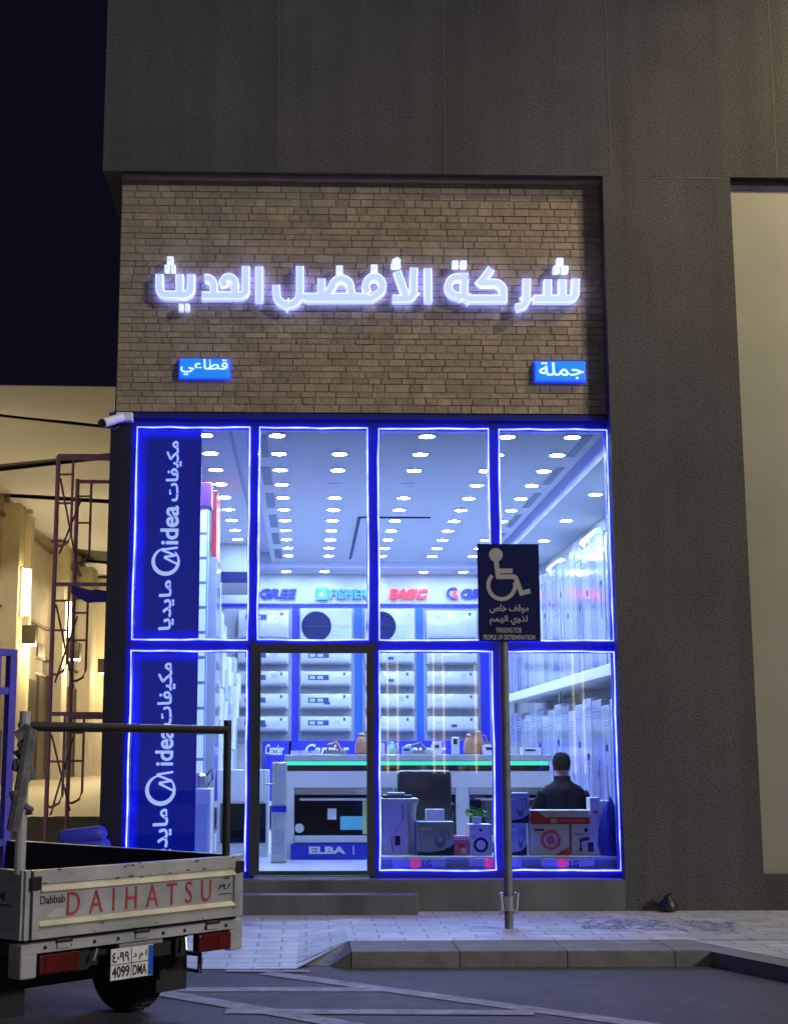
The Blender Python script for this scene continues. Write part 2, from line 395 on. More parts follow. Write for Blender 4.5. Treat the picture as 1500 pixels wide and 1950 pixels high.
# painted lines of the hatched bay
mb = MB()
def line(u0, v0, u1, v1, wd, k):
    p, q = G(u0, v0, ZR + .004 + k * .001), G(u1, v1, ZR + .004 + k * .001); t = (q - p).normalized(); nn = Vector((-t.y, t.x, 0)) * wd / 2
    N = 10
    for i in range(N):
        a_, b_ = p + (q - p) * (i / N), p + (q - p) * ((i + 1) / N); mb.quad(a_ - nn, b_ - nn, b_ + nn, a_ + nn)
line(300, 1884, 735, 1884, .17, 0); line(505, 1852, 1300, 1961, .17, 1); line(300, 1889, 720, 1961, .18, 2); line(430, 1925, 1015, 1928, .17, 3)
line(430, 1848, 590, 1849, .12, 4); line(380, 1968, 1300, 1970, .13, 5)
mb.build('road_markings', M_LINE, kind='structure')
# short blue strokes scattered on the pavement
mb = MB()
for i in range(190):
    u = rnd.uniform(1112, 1400); v = rnd.uniform(1752, 1770) + (u - 1112) * .012
    p = G(u, v, .004 + .00002 * i); L = rnd.uniform(.05, .16); an = rnd.uniform(.7, 2.2); t = Vector((math.cos(an), math.sin(an), 0)) * L; nn = Vector((-t.y, t.x, 0)).normalized() * rnd.uniform(.006, .014)
    mb.quad(p - nn, p + t - nn * .6, p + t + nn * .6, p + nn)
mb.build('pavement_blue_strokes', mat('pale_blue_strokes', (.20, .23, .40), .8, var=.4, vs_=15), kind='structure')

# ================================================================== SHOP BUILDING
YS, YG = .16, .23                            # planes of the stone and of the glass
ZU = P(700, 330, 0).z                        # underside of the upper wall
XOL = P(196, 325, 0).x                       # overhanging end of the upper wall
XL = P(227, 560, YS).x                       # corner of the lower wall
XP0, XP1 = P(1168, 1000, 0).x, P(1421, 1000, 0).x   # grey pier
ZF = P(600, 1668, YG).z                      # shop floor
ZPL = P(900, 1675, 0).z                      # plinth top
ZB0 = P(700, 787, YS).z                      # stone lower edge
ZTP = 14.0
bld = thing('shop_building', 'dark grey two storey building with a sandstone panel above a blue lit corner shopfront', 'building', (2, 2, 0))
mb = MB().box(XOL, 14, 0, 9, ZU, ZTP); mb.build('upper_wall', M_RENDER, bld, True)
mb = MB().box(XP0, XP1, 0, .36, 0, ZU - .002)
mb.build('pier', M_RENDER, bld, True)
ZBE = P(1450, 1665, 0).z
mb = MB().box(XP1 + .001, 14, .0, 1.2, 0, ZBE); mb.build('wall_base', M_RENDER, bld, True)
mb = MB().box(XP1 + .001, 14, .10, 1.2, ZBE, ZU - .11).box(XP1 + .001, 14, .092, 1.2, ZU - .11, ZU - .002, 1)
mb.build('recessed_panel', [M_BEIGE, M_KERB], bld, True)
mb = MB()
for u, vv in ((1157, 170), (845, 170), (1470, 170), (530, 170)):
    x = P(u, vv, 0).x; mb.box(x - .006, x + .006, -.003, .002, ZU + .01, ZTP - .1)
mb.box(P(1258, 340, 0).x, P(1372, 340, 0).x, -.003, .002, ZU - .02, ZU - .006)
mb.build('wall_joint', M_JOINT, bld, True)
# split-face sandstone, laid stone by stone
mb = MB(); z = ZB0; row = 0
while z < ZU - .03:
    h = rnd.choice((.06, .07, .075, .085)); h = min(h, ZU - .012 - z); x = XL + .002 - rnd.uniform(0, .0)
    while x < XP0 - .01:
        wd = rnd.uniform(.10, .27); x1 = min(x + wd, XP0 - .004)
        if XP0 - x1 < .05: x1 = XP0 - .004
        y0 = YS - rnd.uniform(.003, .008); j = .004
        a0, a1, b0, b1 = x + .0012, x1 - .0012, z + .0012, z + h - .0012
        mb.add([(a0 + j, y0, b0 + j), (a1 - j, y0 - rnd.uniform(-.004, .004), b0 + j), (a1 - j, y0, b1 - j), (a0 + j, y0 - rnd.uniform(-.004, .004), b1 - j),
                (a0, YS + .02, b0), (a1, YS + .02, b0), (a1, YS + .02, b1), (a0, YS + .02, b1)],
               [(0, 1, 2, 3), (0, 4, 5, 1), (1, 5, 6, 2), (2, 6, 7, 3), (3, 7, 4, 0)])
        x = x1
    z += h; row += 1
mb.build('stone_cladding', M_STONE, bld, True)
mb = MB().box(XL, XP0 - .001, YS + .0012, 1.0, ZB0 + .002, ZU - .002); mb.build('stone_backing', M_GROUT, bld, True)
mb = MB().box(XL + .002, XP0 - .002, YS - .09, YS + .01, ZU - .04, ZU - .004); mb.build('stone_coping', M_STONE, bld, True)
# plinth and step
mb = MB().box(XL, XP0 - .001, 0, YG + .2, 0, ZPL, bev=.006); mb.build('plinth', M_PLINTH, bld, True)
SX0, SX1 = P(380, 1700, -.3).x, P(796, 1700, -.3).x
mb = MB().box(SX0, SX1, -.31, -.002, -.02, P(600, 1704, -.31).z, bev=.01); mb.build('step', M_PLINTH, bld, True)
# --- shopfront
def X(u): return P(u, 1230, YG).x
ZT0, ZT1 = P(700, 1222, YG).z, P(700, 816, YG).z
ZL1, ZL0 = P(800, 1239, YG).z, P(850, 1659, YG).z
PX = [(X(250), X(474)), (X(488), X(703)), (X(719), X(937)), (X(953), X(1167))]
sf = MB()
XE = P(1176, 1230, YG).x
y0, y1 = YG - .045, YG + .06
sf.box(XL - .05, PX[0][0] - .045, y0, y1 + .12, .0, ZB0 - .012, 1).box(PX[0][0] - .045, PX[0][0], y0, y1, .0, ZB0 - .012)   # corner post
sf.box(PX[3][1], XP0 - .003, y0, y1, ZPL, ZB0 - .012)
for (a_, b_) in ((PX[0][1], PX[1][0]), (PX[1][1], PX[2][0]), (PX[2][1], PX[3][0])): sf.box(a_, b_, y0, y1, ZPL, ZT1)
sf.box(PX[0][0], PX[3][1], y0, y1, ZT1, ZB0 - .012)
for i in range(4):
    sf.box(PX[i][0], PX[i][1], y0 + .002, y1, ZL1, ZT0)
    if i != 1: sf.box(PX[i][0], PX[i][1], y0 + .002, y1, ZPL, ZL0)
sf.box(XL - .06, XP0 - .003, y0 - .05, y0 - .001, ZB0 - .07, ZB0 - .014)
sf.build('shopfront_frame', [M_FRAME, mat('black_corner_post', (.012, .012, .02), .4)], bld, True)
for i in range(4):
    for up in (0, 1):
        if i == 1 and not up: continue
        a_, b_ = PX[i]; c_, e_ = (ZT0, ZT1) if up else (ZL0, ZL1)
        wn = MB()
        for (q0, q1, r0, r1) in ((a_ + .002, b_ - .002, c_ + .002, c_ + .022), (a_ + .002, b_ - .002, e_ - .022, e_ - .002), (a_ + .002, a_ + .02, c_ + .022, e_ - .022), (b_ - .02, b_ - .002, c_ + .022, e_ - .022)):
            wn.box(q0, q1, YG - .01, YG + .03, r0, r1)
        wo = wn.build('window', M_FRAME, bld, True)
        MB().box(a_ + .02, b_ - .02, YG + .006, YG + .014, c_ + .022, e_ - .022).build('pane', GLASS, wo, True)
        # LED outline
        q = .012; yy = YG - .058; wob = lambda: rnd.uniform(-.005, .005)
        pts = []
        for (s0, s1) in (((a_ + q, c_ + q), (b_ - q, c_ + q)), ((b_ - q, c_ + q), (b_ - q, e_ - q)), ((b_ - q, e_ - q), (a_ + q, e_ - q)), ((a_ + q, e_ - q), (a_ + q, c_ + q))):
            n_ = 7
            for k in range(n_):
                t = k / n_; pts.append((s0[0] + (s1[0] - s0[0]) * t + wob(), yy, s0[1] + (s1[1] - s0[1]) * t + wob()))
        MB().tube(pts, .0085, 6, closed=True).build('neon_outline', M_TUBE, bld, True)
# door
dr0, dr1 = PX[1][0] - .05, PX[1][1] + .045
dm = MB(); yd = YG - .062
dm.box(dr0, PX[1][0] + .05, yd, yd + .05, ZF + .01, ZL1 - .03); dm.box(PX[1][1] - .03, dr1, yd, yd + .05, ZF + .01, ZL1 - .03)
dm.box(dr0, dr1, yd - .002, yd + .05, ZL1 - .03, ZT0 - .03); dm.box(PX[1][0] + .05, PX[1][1] - .03, yd + .004, yd + .05, ZF + .01, ZF + .05)
do = dm.build('door', M_DOORF, bld, True)
MB().box(PX[1][0] + .05, PX[1][1] - .03, yd + .02, yd + .028, ZF + .05, ZL1 - .03).build('pane', GLASS, do, True)
hx0, hx1, hz0, hz1 = P(503, 1465, yd).x, P(526, 1465, yd).x, P(515, 1493, yd).z, P(515, 1437, yd).z
MB().tube([(hx0, yd - .04, hz0), (hx1, yd - .04, hz0), (hx1, yd - .04, hz1), (hx0, yd - .04, hz1)], .011, 8, closed=True).tube([(hx1, yd - .04, hz0 + .05), (hx1, yd + .02, hz0 + .05)], .008).tube([(hx1, yd - .04, hz1 - .05), (hx1, yd + .02, hz1 - .05)], .008).build('handle', M_STEEL, do, True)
# --- the shop room
ZC, ZS = P(534, 827, 14.4 + CY).z, 0
XWL, XWR, YB = -1.9, 4.0, 11.2
ZS = ZC - .10
rm = MB()
rm.box(XWL - .1, XWR + .1, YG + .05, YB + .1, ZF - .1, ZF); rm.build('shop_floor', M_TILE, bld, True)
rm = MB()
gx = [(-.82, -.62), (3.06, 3.20)]           # coves
rm.box(XWL, -.82, YG + .06, 10.3, ZC, ZC + .1).box(-.62, 3.06, YG + .06, 10.3, ZC, ZC + .1)
for a_, b_ in gx: rm.box(a_, b_, YG + .06, 10.3, ZC + .16, ZC + .2)
for x_ in (-.83, -.62, 3.05): rm.box(x_, x_ + .01, YG + .06, 10.3, ZC + .0998, ZC + .16)
rm.box(3.20, XWR, YG + .06, 10.3, ZS, ZC + .2).box(XWL, XWR, 10.3, YB, ZS, ZC + .2)
rm.build('shop_ceiling', M_CEIL, bld, True)
rm = MB()
rm.box(-.63, -.622, .5, 10.2, ZC + .05, ZC + .09).box(3.062, 3.072, .5, 10.2, ZC + .05, ZC + .09).box(XWL + .1, 3.1, 10.288, 10.296, ZC - .07, ZC - .055)
rm.build('cove_strip', mat('blue_cove_led', (.2, .2, 1), .4, emit=(.10, .12, 1), es=1.6), bld, True)
rm = MB().box(XWL - .1, XWL, YG + .06, YB + .1, ZF, ZC + .2).box(XWR, XWR + .1, YG + .06, YB + .1, ZF, ZC + .2).box(XWL, XWR, YB, YB + .1, ZF, ZS)
rm.build('shop_wall', M_PWALL, bld, True)
rm = MB().box(XL - .02, XWL - .1, YG + .2, 9, 0, ZU - .003).box(XWL - .1, XWR + .1, YB + .1, YB + .3, 0, ZU - .003).box(XWR + .1, XWR + .19, .37, YB + .3, 0, ZU - .003).box(XL, XWR, YG + .08, YB, ZC + .21, ZC + .4)
rm.build('rear_wall', M_RENDER, bld, True)
rm = MB().box(XWL, -.95, 8.2, 9.9, ZC - .62, ZC - .003).box(XWL, -.94, 8.15, 8.2, ZC - .62, ZC - .45, 1)
rm.build('bulkhead', [M_PWALL, M_NAVY], bld, True)
rm = MB()                                    # ceiling track lines
a_, b_ = G(684, 984, ZC), G(818, 987, ZC); rm.box(a_.x, b_.x, a_.y - .02, a_.y + .02, ZC - .02, ZC - .001).box(a_.x - .02, a_.x + .02, a_.y + .02, a_.y + 4.2, ZC - .02, ZC - .001)
rm.build('ceiling_track', M_NAVY, bld, True)
for k in range(7):
    MB().box(-.54, -.43, .5 + 1.65 * k, .5 + 1.65 * k + 1.08, ZC - .006, ZC - .001).build('air_vent', M_VENT, bld, True)
    MB().box(2.88, 2.97, .4 + 1.65 * k, .4 + 1.65 * k + 1.08, ZC - .006, ZC - .001).build('air_vent', M_VENT, bld, True)

# ---- downlights
dl0 = None; ndl = 0
rows = [(-1.07, 'beside the tall blue vertical sign'), (-.32, 'beside slotted vents over the door'), (.35, 'above the cyan brand letters'), (1.24, 'above the red brand letters'), (2.08, 'above the parking sign'), (2.76, 'beside the fridge wall cove')]
def downlight(x, y, z, label, lit=True):
    global dl0
    if lit and dl0 is not None: return dup(dl0, (x, y, z), 0, label)
    t = thing('downlight', label, 'downlight', (x, y, z), 0, 'recessed ceiling downlights')
    MB().lathe([(.098, 0), (.098, -.010), (.080, -.014), (.078, -.004)], n=20).build('trim', M_WHITE, t)
    MB().lathe([(.078, -.004), (.076, -.011), (.06, -.015), (.03, -.017)] if lit else [(.078, -.004), (.078, -.012)], n=16).build('lens', M_LAMP if lit else M_OFF, t)
    if lit: dl0 = t
    return t
for ri, (x, nm) in enumerate(rows):
    for k in range(11):
        if (ri == 2 and k in (0,)) : continue
        off = (ri == 2 and k == 3) or (ri == 3 and k == 3)
        lab = ('unlit ' if off else 'lit ') + 'downlight, %s from the glass, in the row %s' % (ORD[k], nm)
        downlight(x, .47 + .9 * k, ZC, lab, not off)
for k, y in enumerate((1.3, 3.2, 5.2, 7.05, 8.9)): downlight(3.55, y, ZS, 'lit downlight, %s from the glass, in the lowered ceiling over the tall units' % ORD[k])
for k, x in enumerate((-1.07, -.37, .3, 1.2, 2.04, 2.74, 3.5)): downlight(x, 10.75, ZS, 'lit downlight over the back wall brand names, %s from the carton stacks' % ORD[k])

# ---- brand letters on the back wall
def wall_sign(name, label, s, u0, u1, v0, v1, m, y=YB, bold=.03, shear=0, extra=None, glow=None):
    a_, b_ = P(u0, v1, y - .05), P(u1, v0, y - .05)
    t = thing(name, label, 'shop sign', (a_.x, y, a_.z))
    q = MB(); text(q, s, (a_.x, y - .012, a_.z), (1, 0, 0), (0, 0, 1), b_.x - a_.x, b_.z - a_.z, .04, bold, 0, shear)
    q.build('lettering', m, t, True)
    if extra: extra(t, a_, b_, y)
    return t
M_LB = mat('lit_blue_letter', (.01, .02, .5), .4, emit=(.005, .02, .6), es=.35)
M_LR = mat('lit_red_letter', (.7, .02, .03), .4, emit=(1, .03, .05), es=1.1)
M_LC = mat('lit_cyan_letter', (.05, .22, .55), .4, emit=(.04, .26, .9), es=.5)
wall_sign('brand_sign', 'dark blue slanted brand lettering starting with G above the air conditioners', 'GREE', 494, 565, 1121, 1139, M_LB, shear=.2)
def fx(t, a_, b_, y):
    x = P(602, 1130, y).x; x1 = P(624, 1130, y).x
    MB().box(x, x1, y - .05, y - .005, a_.z - .02, b_.z + .02).add([(x + .05, y - .053, a_.z + .05), (x1 - .05, y - .053, a_.z + .05), ((x + x1) / 2, y - .053, b_.z - .05)], [(0, 1, 2)], 1).build('emblem', [M_LC, mat('pale_emblem', (.6, .7, .8), .4)], t, True)
wall_sign('brand_sign', 'cyan brand lettering with a square emblem in front of it', 'FISHER', 627, 702, 1122, 1140, M_LC, extra=fx)
wall_sign('brand_sign', 'glowing red slanted brand lettering on the back wall', 'BASIC', 740, 815, 1121, 1140, M_LR, shear=.25, bold=.05)
def gx_(t, a_, b_, y):
    c = P(862, 1130, y)
    q = MB()
    for k in range(10):
        a0, a1 = R(40 + 28 * k), R(40 + 28 * k + 28)
        q.prism([(c.x + rr * math.cos(an), y - .05, c.z + rr * math.sin(an)) for rr, an in ((.11, a0), (.11, a1), (.075, a1), (.075, a0))], (0, .04, 0))
    q.build('emblem', M_LB, t, True)
    MB().box(c.x + .01, c.x + .09, y - .055, y - .005, c.z - .09, c.z - .04).box(c.x + .01, c.x + .05, y - .055, y - .005, c.z - .04, c.z + .04).build('emblem_mark', M_LR, t, True)
wall_sign('brand_sign', 'blue brand lettering with a round blue and red emblem beside the parking sign', 'GREE', 877, 950, 1121, 1139, M_LB, extra=gx_, shear=.1)
wall_sign('brand_sign', 'glowing red brand lettering on the back wall beyond the parking sign', 'LG', 985, 1015, 1121, 1139, M_LR)

# ---- back wall display of air conditioners
def BX(u): return P(u, 1250, YB - .1).x
ZRL = P(700, 1156, YB - .1).z
pn = thing('wall_display', 'white back wall display panel with blue upright strips behind the air conditioners', 'display', (1.2, YB - .05, ZF))
ZP0 = P(700, 1412, YB - .1).z
MB().box(XWL + .3, XWR - .3, YB - .06, YB - .003, ZP0, ZRL).build('board', mat('pale_board', (.28, .30, .34), .5, var=.05), pn, True)
MB().box(XWL + .3, XWR - .3, YB - .085, YB - .061, ZRL, ZRL + .06).build('top_rail', M_ROYAL, pn, True)
for u0, u1, m in ((556, 569, M_ROYAL), (675, 690, M_SKYB), (793, 806, M_SKYB), (914, 931, M_ROYAL)):
    MB().box(BX(u0), BX(u1), YB - .08, YB - .062, ZP0, ZRL - .002).build('strip', m, pn, True)
ac0 = {}
def indoor_unit(x, y, z, wd, dark, label, ht=.27):
    vr = len(ac0) % 2 if False else (int(abs(x * 10)) + int(z * 2.3)) % 3
    key = (round(wd, 2), dark, ht, vr)
    if key in ac0: return dup(ac0[key], (x, y, z), 0, label)
    t = thing('air_conditioner', label, 'air conditioner', (x, y, z), 0, 'air conditioners on the back wall')
    b_ = MB().box(-wd / 2, wd / 2, -.19, 0, 0, ht, bev=.03); b_.build('casing', M_WHITEG, t, smooth=True)
    MB().box(-wd / 2 + .04, wd / 2 - .04, -.205, -.19, .025, .065, bev=.006).build('louvre', mat('grey_louvre', (.24, .26, .32), .4), t)
    q = MB().box(-wd / 2 + .03, wd / 2 - .03, -.1935, -.19, .012, .018, 0).box(-wd / 2 + .03, wd / 2 - .03, -.1915, -.189, ht - .045, ht - .041, 1)
    if dark:
        q.box(-wd / 2 + .14, -wd / 2 + .5, -.194, -.189, ht - .16, ht - .07).box(-wd / 2 + .17, -wd / 2 + .26, -.1955, -.194, ht - .14, ht - .09, 1).box(-wd / 2 + .30, -wd / 2 + .40, -.1955, -.194, ht - .14, ht - .09, 1)
    else: q.box(-wd / 2 + .16, -wd / 2 + .26, -.193, -.189, ht - .12, ht - .08, 1)
    q.box(wd / 2 - .15, wd / 2 - .11, -.193, -.189, ht - .08, ht - .03)
    if vr == 1: q.box(wd / 2 - .3, wd / 2 - .2, -.2, -.189, ht - .13, ht - .06, 1)
    if vr == 2: q.box(-.03, .07, -.197, -.189, .08, .13, 0)
    q.build('sticker', [mat('navy_sticker', (.03, .05, .16), .3), M_BOXB], t); ac0[key] = t; return t
def outdoor_unit(x, y, z, wd, label):
    t = thing('outdoor_unit', label, 'air conditioner', (x, y, z))
    MB().box(-wd / 2, wd / 2, -.26, 0, 0, .58, bev=.015).build('casing', M_WHITEG, t)
    cx = -wd / 2 + .28
    MB().lathe([(.262, -.262), (.262, -.276), (.245, -.280), (.24, -.268)], c=(cx, 0, .27), ax='y', n=32).build('fan_guard', M_NAVY, t)
    q = MB().lathe([(.238, -.263), (.238, -.266)], c=(cx, 0, .27), ax='y', n=32)
    for k in range(4): q.tube([(cx - .236, -.272, .27 + (k - 1.5) * .004), (cx + .236, -.272, .27 + (k - 1.5) * .004)], .003)
    q.build('fan', mat('navy_fan', (.003, .004, .045), .4), t)
    MB().box(wd / 2 - .36, wd / 2 - .03, -.266, -.26, .28, .30).box(wd / 2 - .36, wd / 2 - .1, -.266, -.26, .09, .19).box(wd / 2 - .12, wd / 2 - .07, -.266, -.26, .47, .51).build('label_plate', M_BOXB, t)
    return t
cols = [('first', 494, 552, True), ('second', 570, 671, True), ('third', 694, 788, False), ('fourth', 808, 910, False)]
rows_ = [1225, 1266, 1308, 1351, 1394]
for ci, (cn, u0, u1, dark) in enumerate(cols):
    x0, x1 = BX(u0), BX(u1)
    if ci == 0: x0 = x1 - .93
    xc = (x0 + x1) / 2; wd = round(min(x1 - x0, .9), 2)
    for k, v in enumerate(rows_):
        z = P(700, v, YB - .1).z
        if k == 0: continue
        indoor_unit(xc, YB - .062, z, wd, dark, 'white wall air conditioner, %s from the bottom of the %s column' % (ORD[4 - k], cn))
    z = P(700, 1224, YB - .1).z
    if ci in (1, 2): outdoor_unit(xc, YB - .062, z, wd, 'white outdoor unit with navy fan, top of the %s column of air conditioners' % cn)
    else: indoor_unit(xc, YB - .062, z + .05, wd, dark, 'white air conditioner at the top of the %s column, level with the outdoor units' % cn, .5)
outdoor_unit(BX(1000), YB - .062, P(700, 1224, YB - .1).z, .9, 'white outdoor unit with navy fan, beyond the parking sign')
# lower ends of the columns: blue banners with the white brand script
for u0, u1, nm in ((500, 555, 'nearest the door handle'), (550, 700, 'above the oven side of the counter'), (735, 900, 'behind the copper jugs')):
    yy = YB - .3; a_, b_ = P(u0, 1444, yy), P(u1, 1411, yy)
    t = thing('brand_banner', 'deep blue banner with white script lettering, %s' % nm, 'banner', (a_.x, yy, a_.z))
    MB().box(a_.x, b_.x, yy, yy + .2, ZF, b_.z).build('board', M_ROYAL, t, True)
    q = MB(); ts = 'Carrier'; tw = min(.95, b_.x - a_.x - .1); tx = a_.x + (.28 if u1 - u0 > 100 else .05)
    text(q, ts, (tx, yy - .001, P(600, 1438, yy).z), (1, 0, 0), (0, 0, 1), tw * .8, .19, .008, .02, 0, .25)
    q.build('lettering', M_WHITE, t, True)

# ---- long counter with ovens
YC = 2.45
CX0, CX1 = P(546, 1500, YC).x, P(1046, 1460, YC).x
def CZv(v): return P(700, v, YC).z
ct = thing('shop_counter', 'long white counter with a green lit edge running across the shop', 'counter', ((CX0 + CX1) / 2, YC, ZF))
MB().box(CX0 - .03, CX1 + .02, YC - .04, YC + .75, CZv(1449), CZv(1437), bev=.008).build('worktop', M_WHITEG, ct, True)
MB().box(CX0, CX1 - .02, YC - .012, YC + .02, CZv(1457), CZv(1450)).build('light_strip', mat('green_led', (.1, .8, .4), .4, emit=(.03, .62, .26), es=1.3), ct, True)
MB().box(CX0, CX1, YC, YC + .7, CZv(1468), CZv(1457.5)).build('dark_band', M_BLACKG, ct, True)
q = MB().box(CX0, CX1, YC - .01, YC + .7, CZv(1500), CZv(1468.5))
XN = [(P(560, 1550, YC).x, P(748, 1550, YC).x), (P(752, 1550, YC).x, P(868, 1550, YC).x), (P(893, 1550, YC).x, P(1035, 1550, YC).x)]
xs_ = [CX0] + [e_ for n_ in XN for e_ in n_] + [CX1]
for k in range(0, 8, 2): q.box(xs_[k], xs_[k + 1], YC - .008, YC + .7, ZF, CZv(1500.2))
q.box(CX0, CX1, YC + .62, YC + .7, ZF, CZv(1500.2))
q.build('carcass', M_WHITE, ct, True)
q = MB().box(CX0 + .05, XN[0][1] + .3, YC - .06, YC - .012, CZv(1637), CZv(1606)); bo = q.build('kick_board', M_ROYAL, ct, True)
q = MB(); a_, b_ = P(588, 1626, YC - .06), P(658, 1612, YC - .06)
text(q, 'ELBA', (a_.x, YC - .061, a_.z), (1, 0, 0), (0, 0, 1), b_.x - a_.x, b_.z - a_.z, .012, .045)
x_ = P(672, 1620, YC - .06).x; q.box(x_, x_ + .012, YC - .068, YC - .061, a_.z - .01, b_.z + .01)
q.build('lettering', M_WHITE, bo, True)
nm = ['with a cyan promotional sticker above the blue kick board', 'half hidden behind the black office chair', 'behind the plant near the parking sign']
for k, (x0, x1) in enumerate(XN):
    t = thing('oven', 'black built-in oven %s' % nm[k], 'oven', ((x0 + x1) / 2, YC, CZv(1606)))
    MB().box(x0 + .005, x1 - .005, YC + .0, YC + .58, CZv(1606), CZv(1500.5)).build('housing', M_DGREY, t, True)
    kb = MB().box(x0 + .006, x1 - .006, YC - .014, YC - .001, CZv(1513), CZv(1501)).build('control_panel', M_STEEL, t, True)
    q = MB()
    for j in range(3):
        xx = x0 + (x1 - x0) * (.25 + .27 * j); q.lathe([(.016, -.04), (.018, -.014)], c=(xx, YC, CZv(1506)), ax='y', n=12)
    q.build('knob', M_STEEL, kb, True)
    MB().box(x0 + .006, x1 - .006, YC - .012, YC - .001, CZv(1590), CZv(1514)).build('door', M_BLACKG, t, True)
    MB().tube([(x0 + .06, YC - .05, CZv(1522)), (x1 - .06, YC - .05, CZv(1522))], .014).tube([(x0 + .09, YC - .05, CZv(1522)), (x0 + .09, YC - .01, CZv(1522))], .008).tube([(x1 - .09, YC - .05, CZv(1522)), (x1 - .09, YC - .01, CZv(1522))], .008).build('handle', M_STEEL, t, True)
    MB().box(x0 + .006, x1 - .006, YC - .02, YC - .001, CZv(1604), CZv(1591)).build('trim', M_WHITE, t, True)
    if k == 0:
        q = MB(); c = P(570, 1577, YC); q.lathe([(.052, -.016), (.052, -.013)], c=(c.x, YC, c.z), ax='y', n=20)
        c = P(632, 1550, YC); q.box(c.x - .05, c.x + .05, YC - .022, YC - .013, c.z - .06, c.z + .06)
        q.build('price_tag', M_WHITE, t, True)
        q = MB(); c = P(668, 1568, YC); q.box(c.x - .12, c.x + .13, YC - .02, YC - .013, c.z - .07, c.z + .08, bev=.003).box(P(690, 1550, YC).x, x1 - .03, YC - .0175, YC - .013, CZv(1588), CZv(1524), 1)
        q.build('sticker', [mat('cyan_sticker', (.15, .6, .7), .4), mat('yellow_green_sticker', (.5, .55, .3), .4)], t, True)
# standing tower unit at the counter's end
a_, b_ = P(516, 1660, 2.0), P(547, 1451, 2.0)
t = thing('tower_air_conditioner', 'slim white floor standing air conditioner at the door end of the counter', 'air conditioner', ((a_.x + b_.x) / 2, 2.0, ZF))
MB().box(a_.x, b_.x, 1.9, 2.2, ZF, b_.z, bev=.02).build('casing', M_WHITEG, t, True)
zz = P(530, 1541, 1.9).z; MB().box(a_.x + .005, b_.x - .005, 1.885, 1.9, zz - .03, zz + .035).build('label_band', M_ROYAL, t, True)
q = MB(); zz = P(530, 1480, 1.9).z
q.box(a_.x + .08, a_.x + .13, 1.893, 1.9, zz - .02, zz + .04)
for k in range(5): q.box(a_.x + .02, b_.x - .02, 1.893, 1.9, P(530, 1585 + 9 * k, 1.9).z, P(530, 1585 + 9 * k, 1.9).z + .012)
q.build('louvre', M_BOXB, t, True)
# things on the counter
def on_counter(u, yoff): p = P(u, 1437, YC + yoff); return Vector((p.x, YC + yoff, CZv(1437)))
def jug(u, yo, h, r, label, m):
    h *= .85; r *= .82; p = on_counter(u, yo); t = thing('jug', label, 'jug', p)
    MB().lathe([(r * .7, 0), (r, h * .1), (r * 1.02, h * .45), (r * .75, h * .75), (r * .5, h * .88), (r * .55, h)], n=20).build('body', m, t, smooth=True)
    MB().tube([(r * .6, 0, h * .9), (r * 1.3, 0, h * .85), (r * 1.5, 0, h * .55), (r * .95, 0, h * .3)], r * .12).build('handle', m, t, smooth=True)
    MB().lathe([(r * .5, h), (r * .4, h * 1.05), (r * .1, h * 1.09), (r * .1, h * 1.14)], n=14).build('lid', m, t, smooth=True)
jug(688, .2, .27, .09, 'copper coloured jug on the counter above the ovens', M_ORANGE)
jug(893, .25, .26, .08, 'copper coloured jug standing between a white device and a taller pot', M_ORANGE)
jug(912, .35, .30, .075, 'tallest copper pot in the cluster beside the parking sign', M_ORANGE)
jug(746, .3, .16, .06, 'small green jug on the counter behind the office chair', mat('pale_green', (.25, .55, .35), .35))
p = on_counter(867, .15); t = thing('card_terminal', 'upright white device with a small black screen on the counter', 'device', p)
MB().box(-.045, .045, -.03, .03, 0, .2, bev=.01).build('body', M_WHITE, t); MB().box(-.025, .02, -.034, -.03, .12, .18).build('screen', M_BLACKG, t)
for i, (u, wd, h, m, lab) in enumerate(((640, .24, .11, M_ORANGE, 'low reddish iron on the counter in front of the blue banner'), (800, .26, .1, M_DGREY, 'low grey iron on the counter in front of the blue banner'))):
    p = on_counter(u, .3); t = thing('clothes_iron', lab, 'iron', p)
    MB().prism([(-wd / 2, -.05, 0), (wd / 2 - .08, -.06, 0), (wd / 2, 0, 0), (wd / 2 - .08, .06, 0), (-wd / 2, .05, 0)], (0, 0, .05)).build('sole', M_STEEL, t)
    MB().tube([(-wd / 2 + .02, 0, .05), (-wd / 2 + .03, 0, h), (0, 0, h + .03), (wd / 2 - .07, 0, .05)], [.022, .02, .02, .025], 10).build('handle', m, t, smooth=True)
for i, u in enumerate((562, 580, 600)):
    p = on_counter(u, .05); q = MB(); q.box(-.05, .05, -.004, .0, 0, .045).add([(-.05, .03, 0), (.05, .03, 0), (.05, .0, .045), (-.05, .0, .045)], [(0, 1, 2, 3)])
    o = q.build('price_card', M_WHITE); o.location = p; tag(o, 'small white price card, %s from the door end of the counter' % ORD[i], 'card')

for i, (u, wd, dp, h_, m, lab) in enumerate(((718, .16, .12, .13, M_LAV, 'pale carton on the counter beside the copper jug'), (775, .12, .1, .09, M_BOXB, 'small blue grey carton on the counter behind the office chair'), (832, .1, .1, .15, M_WHITE, 'small white carton on the counter beside the white device'), (935, .2, .15, .11, M_LAV, 'pale carton on the counter behind the sign pole'), (1010, .22, .16, .08, M_WHITE, 'flat white carton at the far end of the counter'))):
    p = on_counter(u, .22); t = thing('carton', lab, 'carton', p); MB().box(-wd / 2, wd / 2, -dp / 2, dp / 2, 0, h_, bev=.004).build('box', m, t)
    MB().box(-wd * .35, wd * .2, -dp / 2 - .002, -dp / 2 - .0005, h_ * .5, h_ * .75).build('label', M_NAVY, t)

